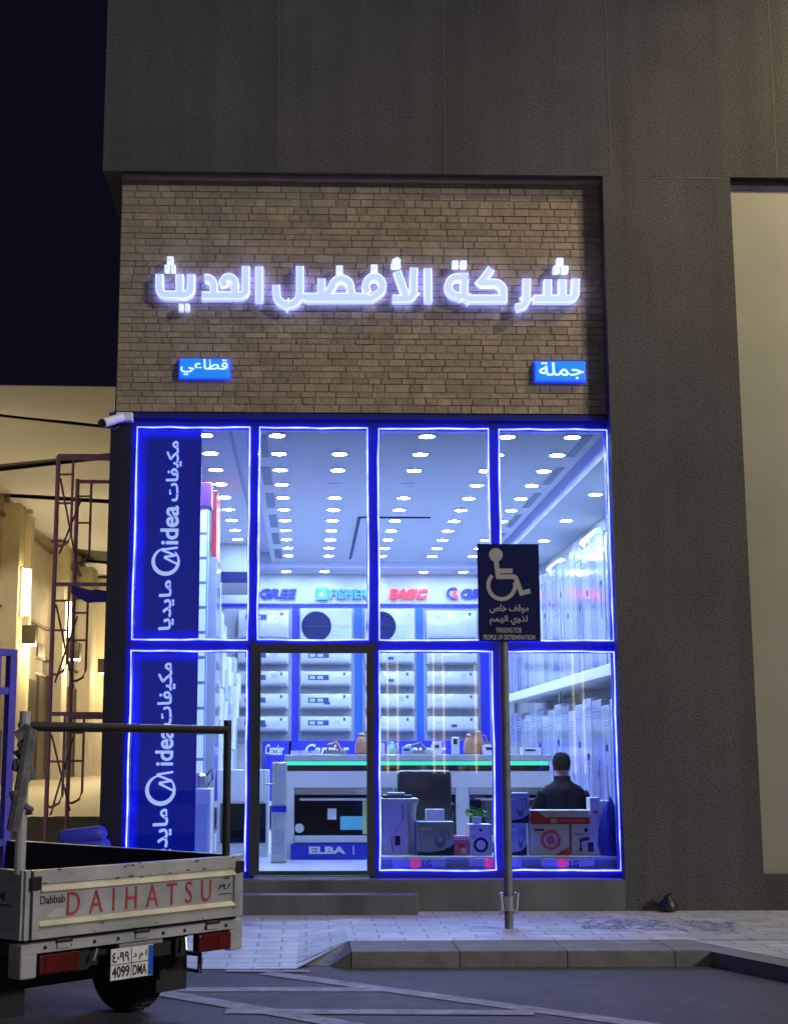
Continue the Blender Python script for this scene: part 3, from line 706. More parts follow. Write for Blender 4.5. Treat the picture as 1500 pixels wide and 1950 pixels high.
# ---- office chair
cx, cyy = P(808, 1540, 1.5).x, 1.5
t = thing('office_chair', 'black padded office chair turned away behind the window', 'chair', (cx, cyy, ZF))
MB().box(-.29, .29, -.05, .05, .32, 1.0, bev=.05).build('backrest', M_BLACK, t, smooth=True)
MB().box(-.27, .27, .03, .52, .40, .50, bev=.04).build('seat', M_BLACK, t, smooth=True)
MB().tube([(0, .26, .08), (0, .26, .40)], .028).build('stem', M_STEEL, t)
for k in range(5):
    an = R(72 * k + 18); lg = MB().tube([(0, .26, .10), (.28 * math.cos(an), .26 + .28 * math.sin(an), .07)], [.03, .02]).build('leg', M_BLACK, t)
    MB().lathe([(.03, -.02), (.03, .02)], c=(.28 * math.cos(an), .26 + .28 * math.sin(an), .03), ax='x', n=12).build('caster', M_BLACK, lg)
for s in (-1, 1): MB().tube([(s * .27, .1, .45), (s * .32, .1, .62), (s * .32, .38, .64), (s * .27, .4, .47)], .02).build('armrest', M_BLACK, t)

# ---- window display shelf and its boxes
YW0, YW1 = .36, .95
ZW = P(900, 1628, .6).z
ws = thing('display_shelf', 'low white shelf inside the window carrying boxed appliances', 'shelf', (2.2, .65, ZF))
MB().box(PX[2][0], PX[3][1] + .3, YW0, YW1, ZW - .03, ZW, bev=.005).build('board', M_WHITE, ws, True)
MB().box(PX[2][0] + .02, PX[3][1] + .28, YW0 + .06, YW1 - .02, ZF, ZW - .031).build('base', M_BOXB, ws, True)
def carton(name, label, u0, u1, v0, v1, y, m, dep=.25, deco=None, z0=None, cat='box'):
    a_, b_ = P(u0, v1, y), P(u1, v0, y); zb = a_.z if z0 is None else z0
    t = thing(name, label, cat, ((a_.x + b_.x) / 2, y, zb))
    MB().box(a_.x, b_.x, y, y + dep, zb, b_.z, bev=.004).build('carton', m, t, True)
    q = MB(); W_, H_ = b_.x - a_.x, b_.z - zb
    mats = []
    if deco:
        deco(q, a_.x, zb, W_, H_, y - .002); q.build('print', [M_BOXB, M_PINK, M_WHITE, M_NAVY, M_RED, mat('pale_slate_print', (.42, .48, .62), .4), mat('slate_print', (.10, .15, .32), .4)], t, True)
    return t, b_.z
def d_vac(q, x, z, W, H, y):
    q.add([(x, y, z), (x + W, y, z), (x + W, y, z + H * .34), (x + W * .7, y, z + H * .16), (x + W * .3, y, z + H * .1), (x, y, z + H * .12)], [tuple(range(6))], 3)
    def el(cx, cz, rx, rz, k, m): q.add([(x + W * (cx + rx * math.cos(2 * PI * i / 20)), y - .0006 * k, z + H * (cz + rz * math.sin(2 * PI * i / 20))) for i in range(20)], [tuple(range(20))], m)
    el(.3, .38, .2, .14, 1, 5); el(.62, .42, .15, .2, 2, 6); el(.62, .5, .09, .1, 3, 5); el(.84, .36, .1, .12, 4, 5)
    q.tube([(x + W * .66, y, z + H * .6), (x + W * .72, y, z + H * .8), (x + W * .84, y, z + H * .8), (x + W * .87, y, z + H * .5)], .007, m=6).box(x + W * .06, x + W * .42, y - .001, y, z + H * .76, z + H * .84, 2).box(x + W * .06, x + W * .3, y - .001, y, z + H * .66, z + H * .7, 5)
def d_circ(q, x, z, W, H, y):
    q.disc((x + W * .52, z + H * .5), W * .26, y, m=1); q.disc((x + W * .52, z + H * .5), W * .17, y - .001, m=2); q.disc((x + W * .52, z + H * .5), W * .12, y - .002, m=1)
    q.add([(x + W * .6, y, z), (x + W, y, z), (x + W, y, z + H * .3)], [(0, 1, 2)], 4).box(x + W * .1, x + W * .35, y - .001, y, z + H * .8, z + H * .86, 3)
def d_ring(q, x, z, W, H, y):
    q.disc((x + W * .5, z + H * .34), W * .33, y, m=3); q.disc((x + W * .5, z + H * .34), W * .21, y - .001, m=2); q.disc((x + W * .5, z + H * .82), W * .07, y, m=3)
    q.box(x + W * .1, x + W * .3, y - .001, y, z + H * .55, z + H * .66, 0)
def d_mix(q, x, z, W, H, y):
    q.disc((x + W * .5, z + H * .82), W * .07, y, m=3); q.tube([(x + W * .3, y, z + H * .15), (x + W * .3, y, z + H * .5), (x + W * .6, y, z + H * .55)], .018, m=3).box(x + W * .55, x + W * .75, y - .002, y, z + H * .12, z + H * .42, 3).box(x + W * .08, x + W * .4, y - .001, y, z + H * .66, z + H * .72, 0)
def d_red(q, x, z, W, H, y):
    q.box(x + .004, x + W - .004, y - .001, y, z + .003, z + H * .5, 4).add([(x + .01, y - .001, z + H * .5), (x + W * .25, y - .001, z + H * .5), (x + W * .14, y - .001, z + H * .95), (x + .01, y - .001, z + H * .95)], [(0, 1, 2, 3)], 4).box(x + W * .35, x + W * .45, y - .002, y - .001, z + H * .12, z + H * .4, 2).box(x + W * .5, x + W * .92, y - .002, y - .001, z + H * .2, z + H * .34, 1)
def d_pink(q, x, z, W, H, y):
    q.disc((x + W * .55, z + H * .45), W * .2, y, m=4); q.box(x + W * .5, x + W * .85, y - .001, y, z + H * .1, z + H * .4, 2).box(x + .006, x + W - .006, y - .001, y, z + H * .8, z + H - .006, 2)
def d_small(q, x, z, W, H, y): q.box(x + W * .2, x + W * .8, y - .001, y, z + H * .5, z + H * .6, 0)
carton('appliance_box', 'blue grey vacuum cleaner box with dark curved base print', 795, 864, 1565, 1628, .5, M_BOXB, deco=d_vac, z0=ZW)
carton('appliance_box', 'small pale lavender box standing behind the vacuum cleaner box', 812, 846, 1541, 1628, .8, M_LAV, .12, deco=d_small, z0=ZW)
carton('appliance_box', 'small pink box between two white and blue boxes', 863, 891, 1592, 1625, .52, M_PINK, .15, deco=d_pink, z0=ZW)
carton('appliance_box', 'white box printed with a dark blue ring below the potted plant', 894, 936, 1570, 1628, .5, M_LAV, .25, deco=d_ring, z0=ZW)
carton('appliance_box', 'blue box standing below another blue box by the sign pole', 972, 1002, 1568, 1628, .5, M_BOXB, .25, deco=d_vac, z0=ZW)
carton('appliance_box', 'blue box on top of another blue box by the sign pole', 962, 1007, 1510, 1567, .52, M_BOXB, .2, deco=d_vac, z0=P(980, 1568, .5).z + .001)
_, ztop = carton('appliance_box', 'white box with a pink round emblem under the long red and white box', 1010, 1083, 1570, 1625, .5, M_LAV, .3, deco=d_circ, z0=ZW)
_, zt2 = carton('appliance_box', 'white mixer box next to the pink emblem box', 1089, 1142, 1570, 1625, .5, M_LAV, .3, deco=d_mix, z0=ZW)
carton('appliance_box', 'long red and white box lying on two white boxes in front of the man', 1008, 1122, 1543, 1569, .5, M_WHITE, .25, deco=d_red, z0=max(ztop, zt2) + .001)
carton('appliance_box', 'pink and white box standing at the end of the long red box', 1124, 1141, 1519, 1569, .52, M_LAV, .2, deco=d_pink, z0=zt2 + .001)
carton('appliance_box', 'white box standing behind the neon blue box in the window corner', 1143, 1166, 1525, 1625, .7, M_LAV, .2, deco=d_small, z0=ZW)
# box in the window corner, blue neon light put into its colour
q = MB(); c = P(1164, 1600, .42); nn_ = 12
prof = [(.02, 0), (.17, .0), (.19, .12), (.17, .28), (.14, .42), (.09, .52), (.03, .56)]
q.lathe(prof, n=nn_)
q.v = [Vector((p.x * .55 * (1 + .25 * math.sin(9 * p.z + p.y * 20)), p.y * .42 + .03 * math.sin(p.x * 30), p.z * (1 + .06 * math.sin(p.x * 40)))) for p in q.v]
o = q.build('neon_blue_box', mat('neon_lit_blue', (.01, .02, .45), .7, bump=.4, bs=15), smooth=True); o.location = (c.x, .47, ZW + .001); tag(o, 'lumpy box with blue neon light in its colour, next to the grey pier', 'bag')
# pedestal
a_, b_ = P(726, 1636, .62), P(776, 1530, .62)
t = thing('pedestal', 'white pedestal with an overhanging top and a hanging cable inside the window', 'pedestal', ((a_.x + b_.x) / 2, .7, ZW))
MB().box(a_.x, b_.x, .62, .9, ZW, b_.z).build('body', M_LAV, t, True)
MB().lathe([(.05, 0), (.045, .03), (.04, .1), (.038, b_.z - ZW - .12), (.05, b_.z - ZW - .03), (.06, b_.z - ZW)], c=(b_.x + .05, .74, ZW), n=18).build('column', M_WHITE, t, True, smooth=True)
MB().box(a_.x - .02, b_.x + .11, .60, .92, b_.z + .001, b_.z + .05, bev=.008).build('top', M_WHITE, t, True)
MB().tube([P(765, 1532, .612), P(768, 1560, .612), P(755, 1580, .612), P(745, 1600, .612), P(748, 1622, .612)], .004).build('cable', M_NAVY, t, True)
MB().box(P(752, 1600, .6).x, P(762, 1600, .6).x, .612, .62, P(757, 1610, .6).z, P(757, 1592, .6).z).build('socket', M_NAVY, t, True)
q = MB().box(-.17, .13, -.09, .09, 0, .03, bev=.01); o = q.build('black_tray', M_BLACK); o.location = (b_.x - .08, .76, b_.z + .052); tag(o, 'flat black tray on top of the white pedestal', 'tray')
q = MB().box(-.1, .08, -.05, .05, 0, .025, bev=.01); o = q.build('white_device', M_WHITE); o.location = (b_.x - .1, .74, b_.z + .083); tag(o, 'flat white device lying on the black tray', 'device')
# plant on the white box
c = P(907, 1570, .6); zt = P(915, 1570, .5).z
t = thing('potted_plant', 'small green plant in a pale pot on the ring printed box', 'plant', (c.x, .6, zt + .002))
MB().lathe([(.035, 0), (.05, .06), (.052, .07)], n=16).build('pot', M_WHITE, t)
q = MB()
for i in range(70):
    an, el, rr = rnd.uniform(0, 2 * PI), rnd.uniform(-.1, 1.1), rnd.uniform(.04, .11)
    c_ = Vector((rr * math.cos(an) * math.cos(el), rr * math.sin(an) * math.cos(el) * .7, .09 + rr * math.sin(el))); t1 = Vector((rnd.uniform(-1, 1), rnd.uniform(-1, 1), rnd.uniform(-1, 1))).normalized() * .035; t2 = t1.cross(Vector((rnd.uniform(-1, 1), 1, rnd.uniform(-1, 1)))).normalized() * .014
    q.quad(c_ - t1, c_ - t2, c_ + t1, c_ + t2)
q.build('leaves', M_GREEN, t)
q = MB()
for i in range(30):
    c_ = Vector((rnd.uniform(-.05, .05), rnd.uniform(-.04, .04), rnd.uniform(.15, .23))); t1 = Vector((rnd.uniform(-1, 1), rnd.uniform(-1, 1), rnd.uniform(-1, 1))).normalized() * .03; t2 = t1.cross(Vector((0, 1, .2))).normalized() * .02
    q.quad(c_ - t1, c_ - t2, c_ + t1, c_ + t2)
q.build('flower', mat('dark_flower', (.02, .012, .03), .7), t)
# brand strips along the bottom of the glass
def lgstrip(u0, u1, label, ulogo=None, utext=None):
    y = .30; a_, b_ = P(u0, 1654, y), P(u1, 1635, y)
    t = thing('brand_strip', label, 'sign', ((a_.x + b_.x) / 2, y, a_.z))
    MB().box(a_.x, b_.x, y, y + .012, a_.z, b_.z, bev=.003).build('panel', M_LAV, t, True)
    if ulogo:
        c = P(ulogo, 1644, y); q = MB(); q.lathe([(.048, -.006), (.048, 0)], c=(c.x, y, c.z), ax='y', n=24)
        q.build('emblem', M_PINKL, t, True)
        q = MB(); q.box(c.x - .004, c.x + .004, y - .0075, y - .006, c.z - .02, c.z + .022).box(c.x + .004, c.x + .018, y - .0075, y - .006, c.z - .02, c.z - .012).lathe([(.006, -.0075), (.006, -.006)], c=(c.x - .018, y, c.z + .016), ax='y', n=10).box(c.x + .012, c.x + .034, y - .0075, y - .006, c.z - .002, c.z + .005)
        q.build('emblem_mark', M_WHITE, t, True)
    if utext:
        p0 = P(utext[0], 1651, y); p1 = P(utext[1], 1639, y); q = MB()
        text(q, 'LG', (p0.x, y - .0005, p0.z), (1, 0, 0), (0, 0, 1), p1.x - p0.x, p1.z - p0.z, .003, .02); q.build('lettering', M_BLACK, t, True)
M_PINKL = mat('lit_pink_emblem', (.9, .04, .15), .4, emit=(1, .05, .2), es=.5)
lgstrip(747, 848, 'pale strip with a pink round emblem and black letters below the pedestal', 790, (805, 821))
lgstrip(893, 957, 'pale strip whose pink round emblem is at its end next to the sign pole', 931)
lgstrip(962, 992, 'short blank pale strip just past the sign pole')
lgstrip(1030, 1130, 'pale strip with a pink round emblem and black letters under the pink emblem box', 1071, (1084, 1101))

# ---- fridge wall (shelf with upper and lower rows), X = 3.4
XF = 3.40
sh = thing('wall_shelf', 'long white shelf along the side wall between two rows of tall units', 'shelf', (3.7, 6, 2.4))
zsh = P(1165, 1275, 0).z; zsh = 2.47
MB().box(XF - .06, XWR - .003, 1.5, 10.2, zsh - .13, zsh, bev=.01).build('board', M_WHITE, sh, True)
q = MB()
for y in (1.55, 5.8, 10.1): q.box(XF + .1, XF + .14, y, y + .05, ZF, zsh - .131)
q.build('support', M_STEEL, sh, True)
UM = [mat('unit_white', (.34, .36, .40), .12, var=.06, coat=.4), mat('pale_blue_gloss', (.38, .43, .55), .12, coat=.4), mat('silver_gloss', (.26, .28, .34), .14, metal=.3), MATS['unit_white'], mat('grey_blue_gloss', (.18, .22, .34), .12, coat=.4), MATS['unit_white']]
M_GRL = mat('blue_grey_grille', (.22, .26, .38), .3)
def tall_unit(y, wd, z, h, k, label, group):
    t = thing('tall_unit', label, 'appliance', (XF + .3, y + wd / 2, z), 0, group)
    x0 = XF + rnd.uniform(-.006, .006)
    MB().box(x0, XF + .5, y + .006, y + wd - .006, z, z + h, bev=.01).build('casing', UM[(k * 5 + k // 4) % 6], t, True)
    q = MB()
    for j in range(4): q.box(x0 - .004, x0 - .0005, y + wd * .14, y + wd * .86, z + h * (.86 + .022 * j), z + h * (.872 + .022 * j))
    if k % 3 == 0: q.box(x0 - .004, x0 - .0005, y + wd * .49, y + wd * .51, z + h * .03, z + h * .8)
    if k % 3 == 1: q.box(x0 - .004, x0 - .0005, y + .02, y + wd - .02, z + h * .55, z + h * .565)
    q.build('grille', M_GRL, t, True)
    MB().box(x0 - .006, x0 - .0005, y + wd * .3, y + wd * (.45 + .1 * (k % 2)), z + h * (.70 - .1 * (k % 3)), z + h * (.74 - .1 * (k % 3))).build('badge', (M_ROYAL, M_NAVY, M_PINK, M_NAVY)[k % 4], t, True)
    if k % 2: MB().tube([(x0 - .03, y + wd * .12, z + h * .35), (x0 - .03, y + wd * .12, z + h * .6)], .008).build('handle', M_STEEL, t, True)
y = 1.7; k = 0
while y < 9.9:
    wd = (.40, .44, .40, .50, .38)[k % 5]
    tall_unit(y, wd, zsh + .001, 1.52 + .035 * ((k * 7) % 3), k + k // 3, 'tall slim appliance standing on the wall shelf, %s from the glass' % ORD[min(k, 21)], 'tall appliances on the wall shelf'); y += wd + .012; k += 1
y = 1.55; k = 0
while y < 9.8:
    wd = (.5, .46, .56, .5)[k % 4]
    tall_unit(y, wd, ZF + .001, (1.78, 1.84, 1.80, 1.72)[(k * 3) % 4], k * 2 + 1, 'tall appliance on the floor under the wall shelf, %s from the glass' % ORD[min(k, 21)], 'tall appliances under the wall shelf'); y += wd + .015; k += 1
# back-lit logo boxes above the fridge wall
M_LBX = mat('lit_white_box', (.8, .9, 1), .4, emit=(.55, .8, 1), es=.9)
for i, (y, hh, lab) in enumerate(((2.35, .5, 'rounded white light box with a grey ring emblem nearest the grey pier'), (5.4, .42, 'white light box with a dark wave emblem, middle one above the tall units'), (8.2, .4, 'white light box farthest along the side wall beside the parking sign'))):
    t = thing('light_box', lab, 'sign', (XWR - .1, y, 4.1))
    MB().box(XWR - .14, XWR - .003, y - .55, y + .55, 4.08, 4.08 + hh, bev=.05).build('panel', M_LBX, t, True)
    q = MB()
    if i == 0: q.lathe([(.15, -.147), (.15, -.142)], c=(XWR, y, 4.33), ax='x', n=24).lathe([(.10, -.149), (.10, -.1475)], c=(XWR, y, 4.33), ax='x', n=24, m=1)
    else: q.tube([(XWR - .146, y - .4, 4.2), (XWR - .146, y - .1, 4.36), (XWR - .146, y + .1, 4.25), (XWR - .146, y + .4, 4.38)], .02)
    q.build('emblem', [M_DGREY, M_LBX], t, True)
# ---- stacks along the other wall
def wallbox(name, label, cat, x0, x1, y0, y1, z0, z1, m, front=None):
    t = thing(name, label, cat, ((x0 + x1) / 2, (y0 + y1) / 2, z0)); MB().box(x0, x1, y0, y1, z0, z1, bev=.01).build('casing', m, t, True)
    if front: front(t, x0, x1, y0, y1, z0, z1)
    return t
def strips(t, x0, x1, y0, y1, z0, z1):
    q = MB(); n_ = 14
    for k in range(n_):
        h = (z1 - z0) / n_; q.box(x0 + .02, x1 - .02, y0 - .012, y0 - .001, z0 + h * k + .015, z0 + h * (k + 1) - .02)
    q.build('panel_front', M_LBX2, t, True)
M_LBX2 = mat('lit_display_panel', (.8, .9, 1), .4, emit=(.45, .7, 1), es=.55)
y = 1.9; x1 = P(396, 1100, y).x
wallbox('display_column', 'slim column of bright white stacked panels beside the blue vertical sign', 'display', x1 - .14, x1, y, y + .1, ZF, P(388, 970, y).z, M_BOXB, strips)
wallbox('sign_box', 'purple sign box at the top of the bright panel column', 'sign', P(380, 940, 2.3).x, P(403, 940, 2.3).x, 2.3, 2.6, P(390, 965, 2.3).z, P(390, 918, 2.3).z, mat('purple_print', (.22, .05, .35), .4))
wallbox('sign_box', 'tall narrow red sign box behind the purple one', 'sign', P(404, 990, 3).x, P(413, 990, 3).x, 3.0, 3.7, P(408, 1062, 3).z, P(408, 934, 3).z, M_RED)
wallbox('refrigerator', 'tall blue grey refrigerator behind the bright panel column', 'refrigerator', -1.75, P(414, 1100, 2.8).x, 2.75, 3.5, ZF, P(400, 1062, 2.8).z, UM[1])
y = 3.75; k = 0
while y < 9.6:
    xx = P(418 + k * 4.2, 1150, y).x; z = ZF; hs = []
    top = 3.3 - .10 * k; j = 0
    while z < top:
        h = rnd.choice((.32, .42, .5)); 
        q = MB().box(XWL + .05, xx + rnd.uniform(-.05, .03), y + .01, y + .55, z, z + h - .006, bev=.008)
        q.box(xx - .4, xx - .1, y + .004, y + .0098, z + .08, z + .2, 1)
        o = q.build('carton', [mat('carton%d' % ((j * 3 + k) % 4), ((.66, .66, .7), (.50, .54, .62), (.34, .40, .52), (.58, .56, .55))[(j * 3 + k) % 4], .45, var=.15, vs_=8), M_NAVY], recenter=True)
        tag(o, 'wrapped carton, %s from the floor in stack %s along the fridge stack wall' % (ORD[j], ORD[k]), 'carton', 'cartons stacked along the side wall'); z += h; j += 1
    y += .62; k += 1
# oven tower left of the counter
a_, b_ = P(478, 1640, 2.9), P(512, 1466, 2.9)
t = thing('oven_tower', 'narrow white cabinet with dark glass oven fronts seen past the door handle', 'cabinet', ((a_.x + b_.x) / 2, 3.1, ZF))
MB().box(a_.x - .4, b_.x, 2.9, 3.4, ZF, b_.z, bev=.006).build('cabinet', M_WHITE, t, True)
MB().box(a_.x - .36, b_.x - .03, 2.885, 2.899, P(495, 1605, 2.9).z, P(495, 1530, 2.9).z).build('oven_front', M_BLACKG, t, True)
MB().tube([(a_.x - .34, 2.86, P(495, 1527, 2.9).z), (b_.x - .05, 2.86, P(495, 1527, 2.9).z)], .012).build('handle', M_STEEL, t, True)
# white washing machine and kettle seen beyond the blue banner sign
a_, b_ = P(366, 1612, 1.2), P(402, 1502, 1.2)
wallbox('washing_machine', 'white cabinet appliance standing next to the lower blue vertical sign', 'appliance', a_.x, b_.x, 1.2, 1.7, ZF, b_.z, M_WHITE, lambda t, x0, x1, y0, y1, z0, z1: MB().box(x0 + .03, x1 - .03, y0 - .012, y0 - .001, z0 + .1, z1 - .16, bev=.004).build('door', M_BOXB, t, True))
p = P(385, 1502, 1.4); t = thing('kettle', 'small steel kettle with a black looped handle on the white cabinet appliance', 'kettle', (p.x - .02, 1.42, b_.z + .001))
MB().lathe([(.08, 0), (.085, .05), (.065, .13), (.03, .16)], n=20).build('body', M_STEEL, t, smooth=True)
MB().tube([(.06, 0, .13), (.12, 0, .2), (.13, 0, .1), (.08, 0, .03)], .011).build('handle', M_BLACK, t)

# ---- vertical blue signs behind the first pane
def vsign(label, v0, v1, texts, y):
    xa, xb = PX[0][0] + .02, P(380, 1100, y).x; z0, z1 = v0, v1
    t = thing('vertical_sign', label, 'sign', ((xa + xb) / 2, y, z0))
    MB().box(xa, xb, y, y + .02, z0, z1).build('panel', mat('deep_blue_backlit', (.003, .008, .55), .3, emit=(.0, .004, .17), es=1.0), t, True)
    q = MB()
    for (s, ua, ub, va, vb, bold) in texts:      # lettering runs upwards; ua,ub across, va (low) to vb (top)
        A = P(ub, va, y - .002); B = P(ua, vb, y - .002); A0 = P(ub, va, y - .002)
        text(q, s, (A.x, y - .002, A.z), (0, 0, 1), (-1, 0, 0), B.z - A.z, abs(A.x - B.x), .012, bold)
    return t, q
def mlogo(q, uc, vc, rr, y):                 # ring with a swept M stroke
    c = P(uc, vc, y); k_ = (P(uc + rr, vc, y).x - c.x)
    n_ = 40
    for i in range(n_):
        a0, a1 = R(222 + 312 * i / n_), R(222 + 312 * (i + 1) / n_)
        th0 = .22 * abs(math.sin(PI * i / n_)) ** .8 + .07; th1 = .22 * abs(math.sin(PI * (i + 1) / n_)) ** .8 + .07
        q.add([Vector((c.x - k_ * r_ * math.sin(a), y - .012, c.z - k_ * r_ * math.cos(a))) for r_, a in ((1, a0), (1, a1), (1 - th1, a1), (1 - th0, a0))], [(3, 2, 1, 0)])
M_VL = mat('pale_blue_letter', (.62, .74, .95), .4, emit=(.5, .66, 1), es=.8)
ysn = YG + .05
tx_up = [(arabic('مكيفات'), 318, 345, 955, 840, .02), ('idea', 307, 340, 1037, 963, .02), (arabic('مايديا'), 304, 331, 1200, 1105, .02)]
t, q = vsign('tall deep blue sign panel with upright white lettering in the upper corner pane', ZT0 + .01, ZT1 - .02, None or tx_up, ysn)
mlogo(q, 316, 1070, 27, ysn)
for i, (a_, b_) in enumerate((((309, 1047), (339, 1043)), ((309, 1048), (335, 1058)), ((335, 1058), (313, 1061)), ((313, 1062), (337, 1074)))):
    p0, p1 = P(*a_, ysn), P(*b_, ysn); q.tube([(p0.x, ysn - .012 - .0, p0.z), (p1.x, ysn - .012, p1.z)], .012, 6)
q.build('lettering', M_VL, t, True)
tx_lo = [(arabic('مكيفات'), 302, 333, 1382, 1262, .02), ('idea', 297, 330, 1458, 1388, .02), (arabic('مايديا'), 292, 326, 1640, 1540, .02)]
t, q = vsign('tall deep blue sign panel with upright white lettering in the lower corner pane', ZL0 + .01, ZL1 - .02, tx_lo, ysn)
mlogo(q, 306, 1505, 29, ysn)
for i, (a_, b_) in enumerate((((299, 1475), (330, 1470)), ((299, 1476), (327, 1487)), ((327, 1487), (303, 1491)), ((303, 1492), (329, 1505)))):
    p0, p1 = P(*a_, ysn), P(*b_, ysn); q.tube([(p0.x, ysn - .012, p0.z), (p1.x, ysn - .012, p1.z)], .012, 6)
q.build('lettering', M_VL, t, True)

# ---- person seated behind the boxes
def skin(name, verts, edges, radii, m, parent, sub=2):
    me = bpy.data.meshes.new(name); bm = bmesh.new(); ly = bm.verts.layers.skin.verify()
    for i, p in enumerate(verts):
        v = bm.verts.new(p); r_ = radii[i]; v[ly].radius = r_ if isinstance(r_, tuple) else (r_, r_); v[ly].use_root = i == 0
    bm.verts.ensure_lookup_table()
    for a_, b_ in edges: bm.edges.new((bm.verts[a_], bm.verts[b_]))
    bm.to_mesh(me); bm.free(); o = bpy.data.objects.new(name, me); col.objects.link(o)
    o.parent = parent; me.materials.append(m); RM[o.name] = RM[parent.name]
    md = o.modifiers.new('skin', 'SKIN'); md.use_smooth_shade = True
    sb = o.modifiers.new('sub', 'SUBSURF'); sb.levels = sub; sb.render_levels = sub
    return o
PXx, PYy = P(1073, 1500, 1.35).x, 1.35
pr = thing('person', 'man in a black jacket seated with his back to the window', 'person', (PXx, PYy, ZF))
zo = ZF
def zz_(v): return P(1073, v, PYy).z - zo
zh = zz_(1457); zsd = zz_(1497)
V_ = [(0, 0, .46), (0, .02, .62), (0, .06, zsd - .12), (0, .08, zsd - .02), (0, .10, zsd + .09), (0, .115, zh - .03), (0, .12, zh + .03), (0, .115, zh + .075),
      (.16, .06, zsd - .085), (.27, .10, zsd - .26), (.16, .36, zsd - .24), (-.16, .06, zsd - .085), (-.27, .10, zsd - .26), (-.14, .36, zsd - .24),
      (.10, .04, .44), (.13, .42, .46), (.13, .44, .10), (.13, .56, .05), (-.10, .04, .44), (-.13, .42, .46), (-.13, .44, .10), (-.13, .56, .05), (.12, .41, zsd - .235), (-.10, .41, zsd - .235)]
E_ = [(0, 1), (1, 2), (2, 3), (3, 4), (4, 5), (5, 6), (6, 7), (3, 8), (8, 9), (9, 10), (3, 11), (11, 12), (12, 13), (0, 14), (14, 15), (15, 16), (16, 17), (0, 18), (18, 19), (19, 20), (20, 21), (10, 22), (13, 23)]
Rr_ = [.12, .12, .125, .07, .062, .085, .094, .066, .05, .044, .034, .05, .044, .034, .085, .062, .045, .038, .085, .062, .045, .038, (.042, .02), (.042, .02)]
skin('body', V_, E_, Rr_, M_SKIN, pr)
# jacket over the trunk and sleeves
q = MB(); nr = 28
rings = [(.44, .185, .13, .0), (.56, .19, .135, .01), (zsd - .2, .215, .14, .035), (zsd - .1, .235, .14, .05), (zsd - .045, .225, .135, .06), (zsd - .005, .185, .125, .07), (zsd + .03, .125, .105, .08), (zsd + .06, .092, .088, .092), (zsd + .105, .090, .088, .100), (zsd + .107, .074, .072, .100)]
vv = [(rx * math.cos(2 * PI * k / nr), yc_ + ry * math.sin(2 * PI * k / nr) * (1 + .04 * math.sin(5 * z_ * 9 + k)), z_ + .006 * math.sin(k * 1.9 + z_ * 40) * (i < 6)) for i, (z_, rx, ry, yc_) in enumerate(rings) for k in range(nr)]
q.add(vv, [(i * nr + k, i * nr + (k + 1) % nr, (i + 1) * nr + (k + 1) % nr, (i + 1) * nr + k) for i in range(len(rings) - 1) for k in range(nr)])
for s in (-1, 1):
    sh_, el_, wr_ = Vector((s * .185, .055, zsd - .085)), Vector((s * .285, .09, zsd - .27)), Vector((s * .175, .33, zsd - .24)); pts = []
    for t_ in range(7): pts.append(sh_.lerp(el_, t_ / 6))
    for t_ in range(1, 7): pts.append(el_.lerp(wr_, t_ / 6))
    q.tube(pts, [(.088, .086, .080, .080, .074, .074, .070, .066, .064, .058, .056, .050, .048)[t_] + .004 * math.sin(t_ * 2.4) for t_ in range(13)], 14)
q.build('jacket', M_JACKET, pr, smooth=True)
TV = [(0, 0, .44), (.10, .04, .44), (.13, .42, .46), (.13, .44, .12), (-.10, .04, .44), (-.13, .42, .46), (-.13, .44, .12)]
skin('trousers', TV, [(0, 1), (1, 2), (2, 3), (0, 4), (4, 5), (5, 6)], [.15, .105, .078, .062, .105, .078, .062], mat('dark_trousers', (.03, .03, .04), .8), pr)
q = MB().lathe([(.001, .105), (.055, .094), (.092, .06), (.106, .008), (.104, -.04), (.088, -.09)], c=(0, .108, zh + .035), n=24, capends=False)
q.v = [Vector((p.x * .92, .108 + (p.y - .108) * 1.08, p.z)) for p in q.v]; 
for i in range(420):                         # short strands that roughen the outline
    an = rnd.uniform(0, 2 * PI); zz2 = rnd.uniform(-.085, .098); rr2 = .099 * math.sqrt(max(.03, 1 - (zz2 / .107) ** 2)) if zz2 > 0 else .098 + zz2 * .12
    c_ = Vector((rr2 * math.cos(an) * .92, .108 + rr2 * math.sin(an) * 1.08, zh + .035 + zz2)); od = Vector((math.cos(an), math.sin(an), zz2 * 6)).normalized()
    tip = c_ + od * rnd.uniform(.006, .016) + Vector((rnd.uniform(-.008, .008), rnd.uniform(-.008, .008), rnd.uniform(-.016, .002))); sd = od.cross(Vector((0, 0, 1))).normalized() * .004
    q.add([c_ - sd, c_ + sd, tip], [(0, 1, 2)])
q.build('hair', M_HAIR, pr)
for s in (-1, 1): MB().lathe([(.008, -.008), (.03, -.004), (.03, .004), (.01, .008)], c=(s * .088, .12, zh - .005), ax='x', n=12).build('ear', M_SKIN, pr)
q = MB()
q.lathe([(.016, 0), (.008, .03)], c=(0, .205, zh - .02), ax='y', n=8)
for s in (-1, 1): q.lathe([(.012, 0), (.008, .006)], c=(s * .033, .198, zh + .005), ax='y', n=8)
q.box(-.025, .025, .192, .197, zh - .066, zh - .06); q.build('face', M_SKIN, pr)
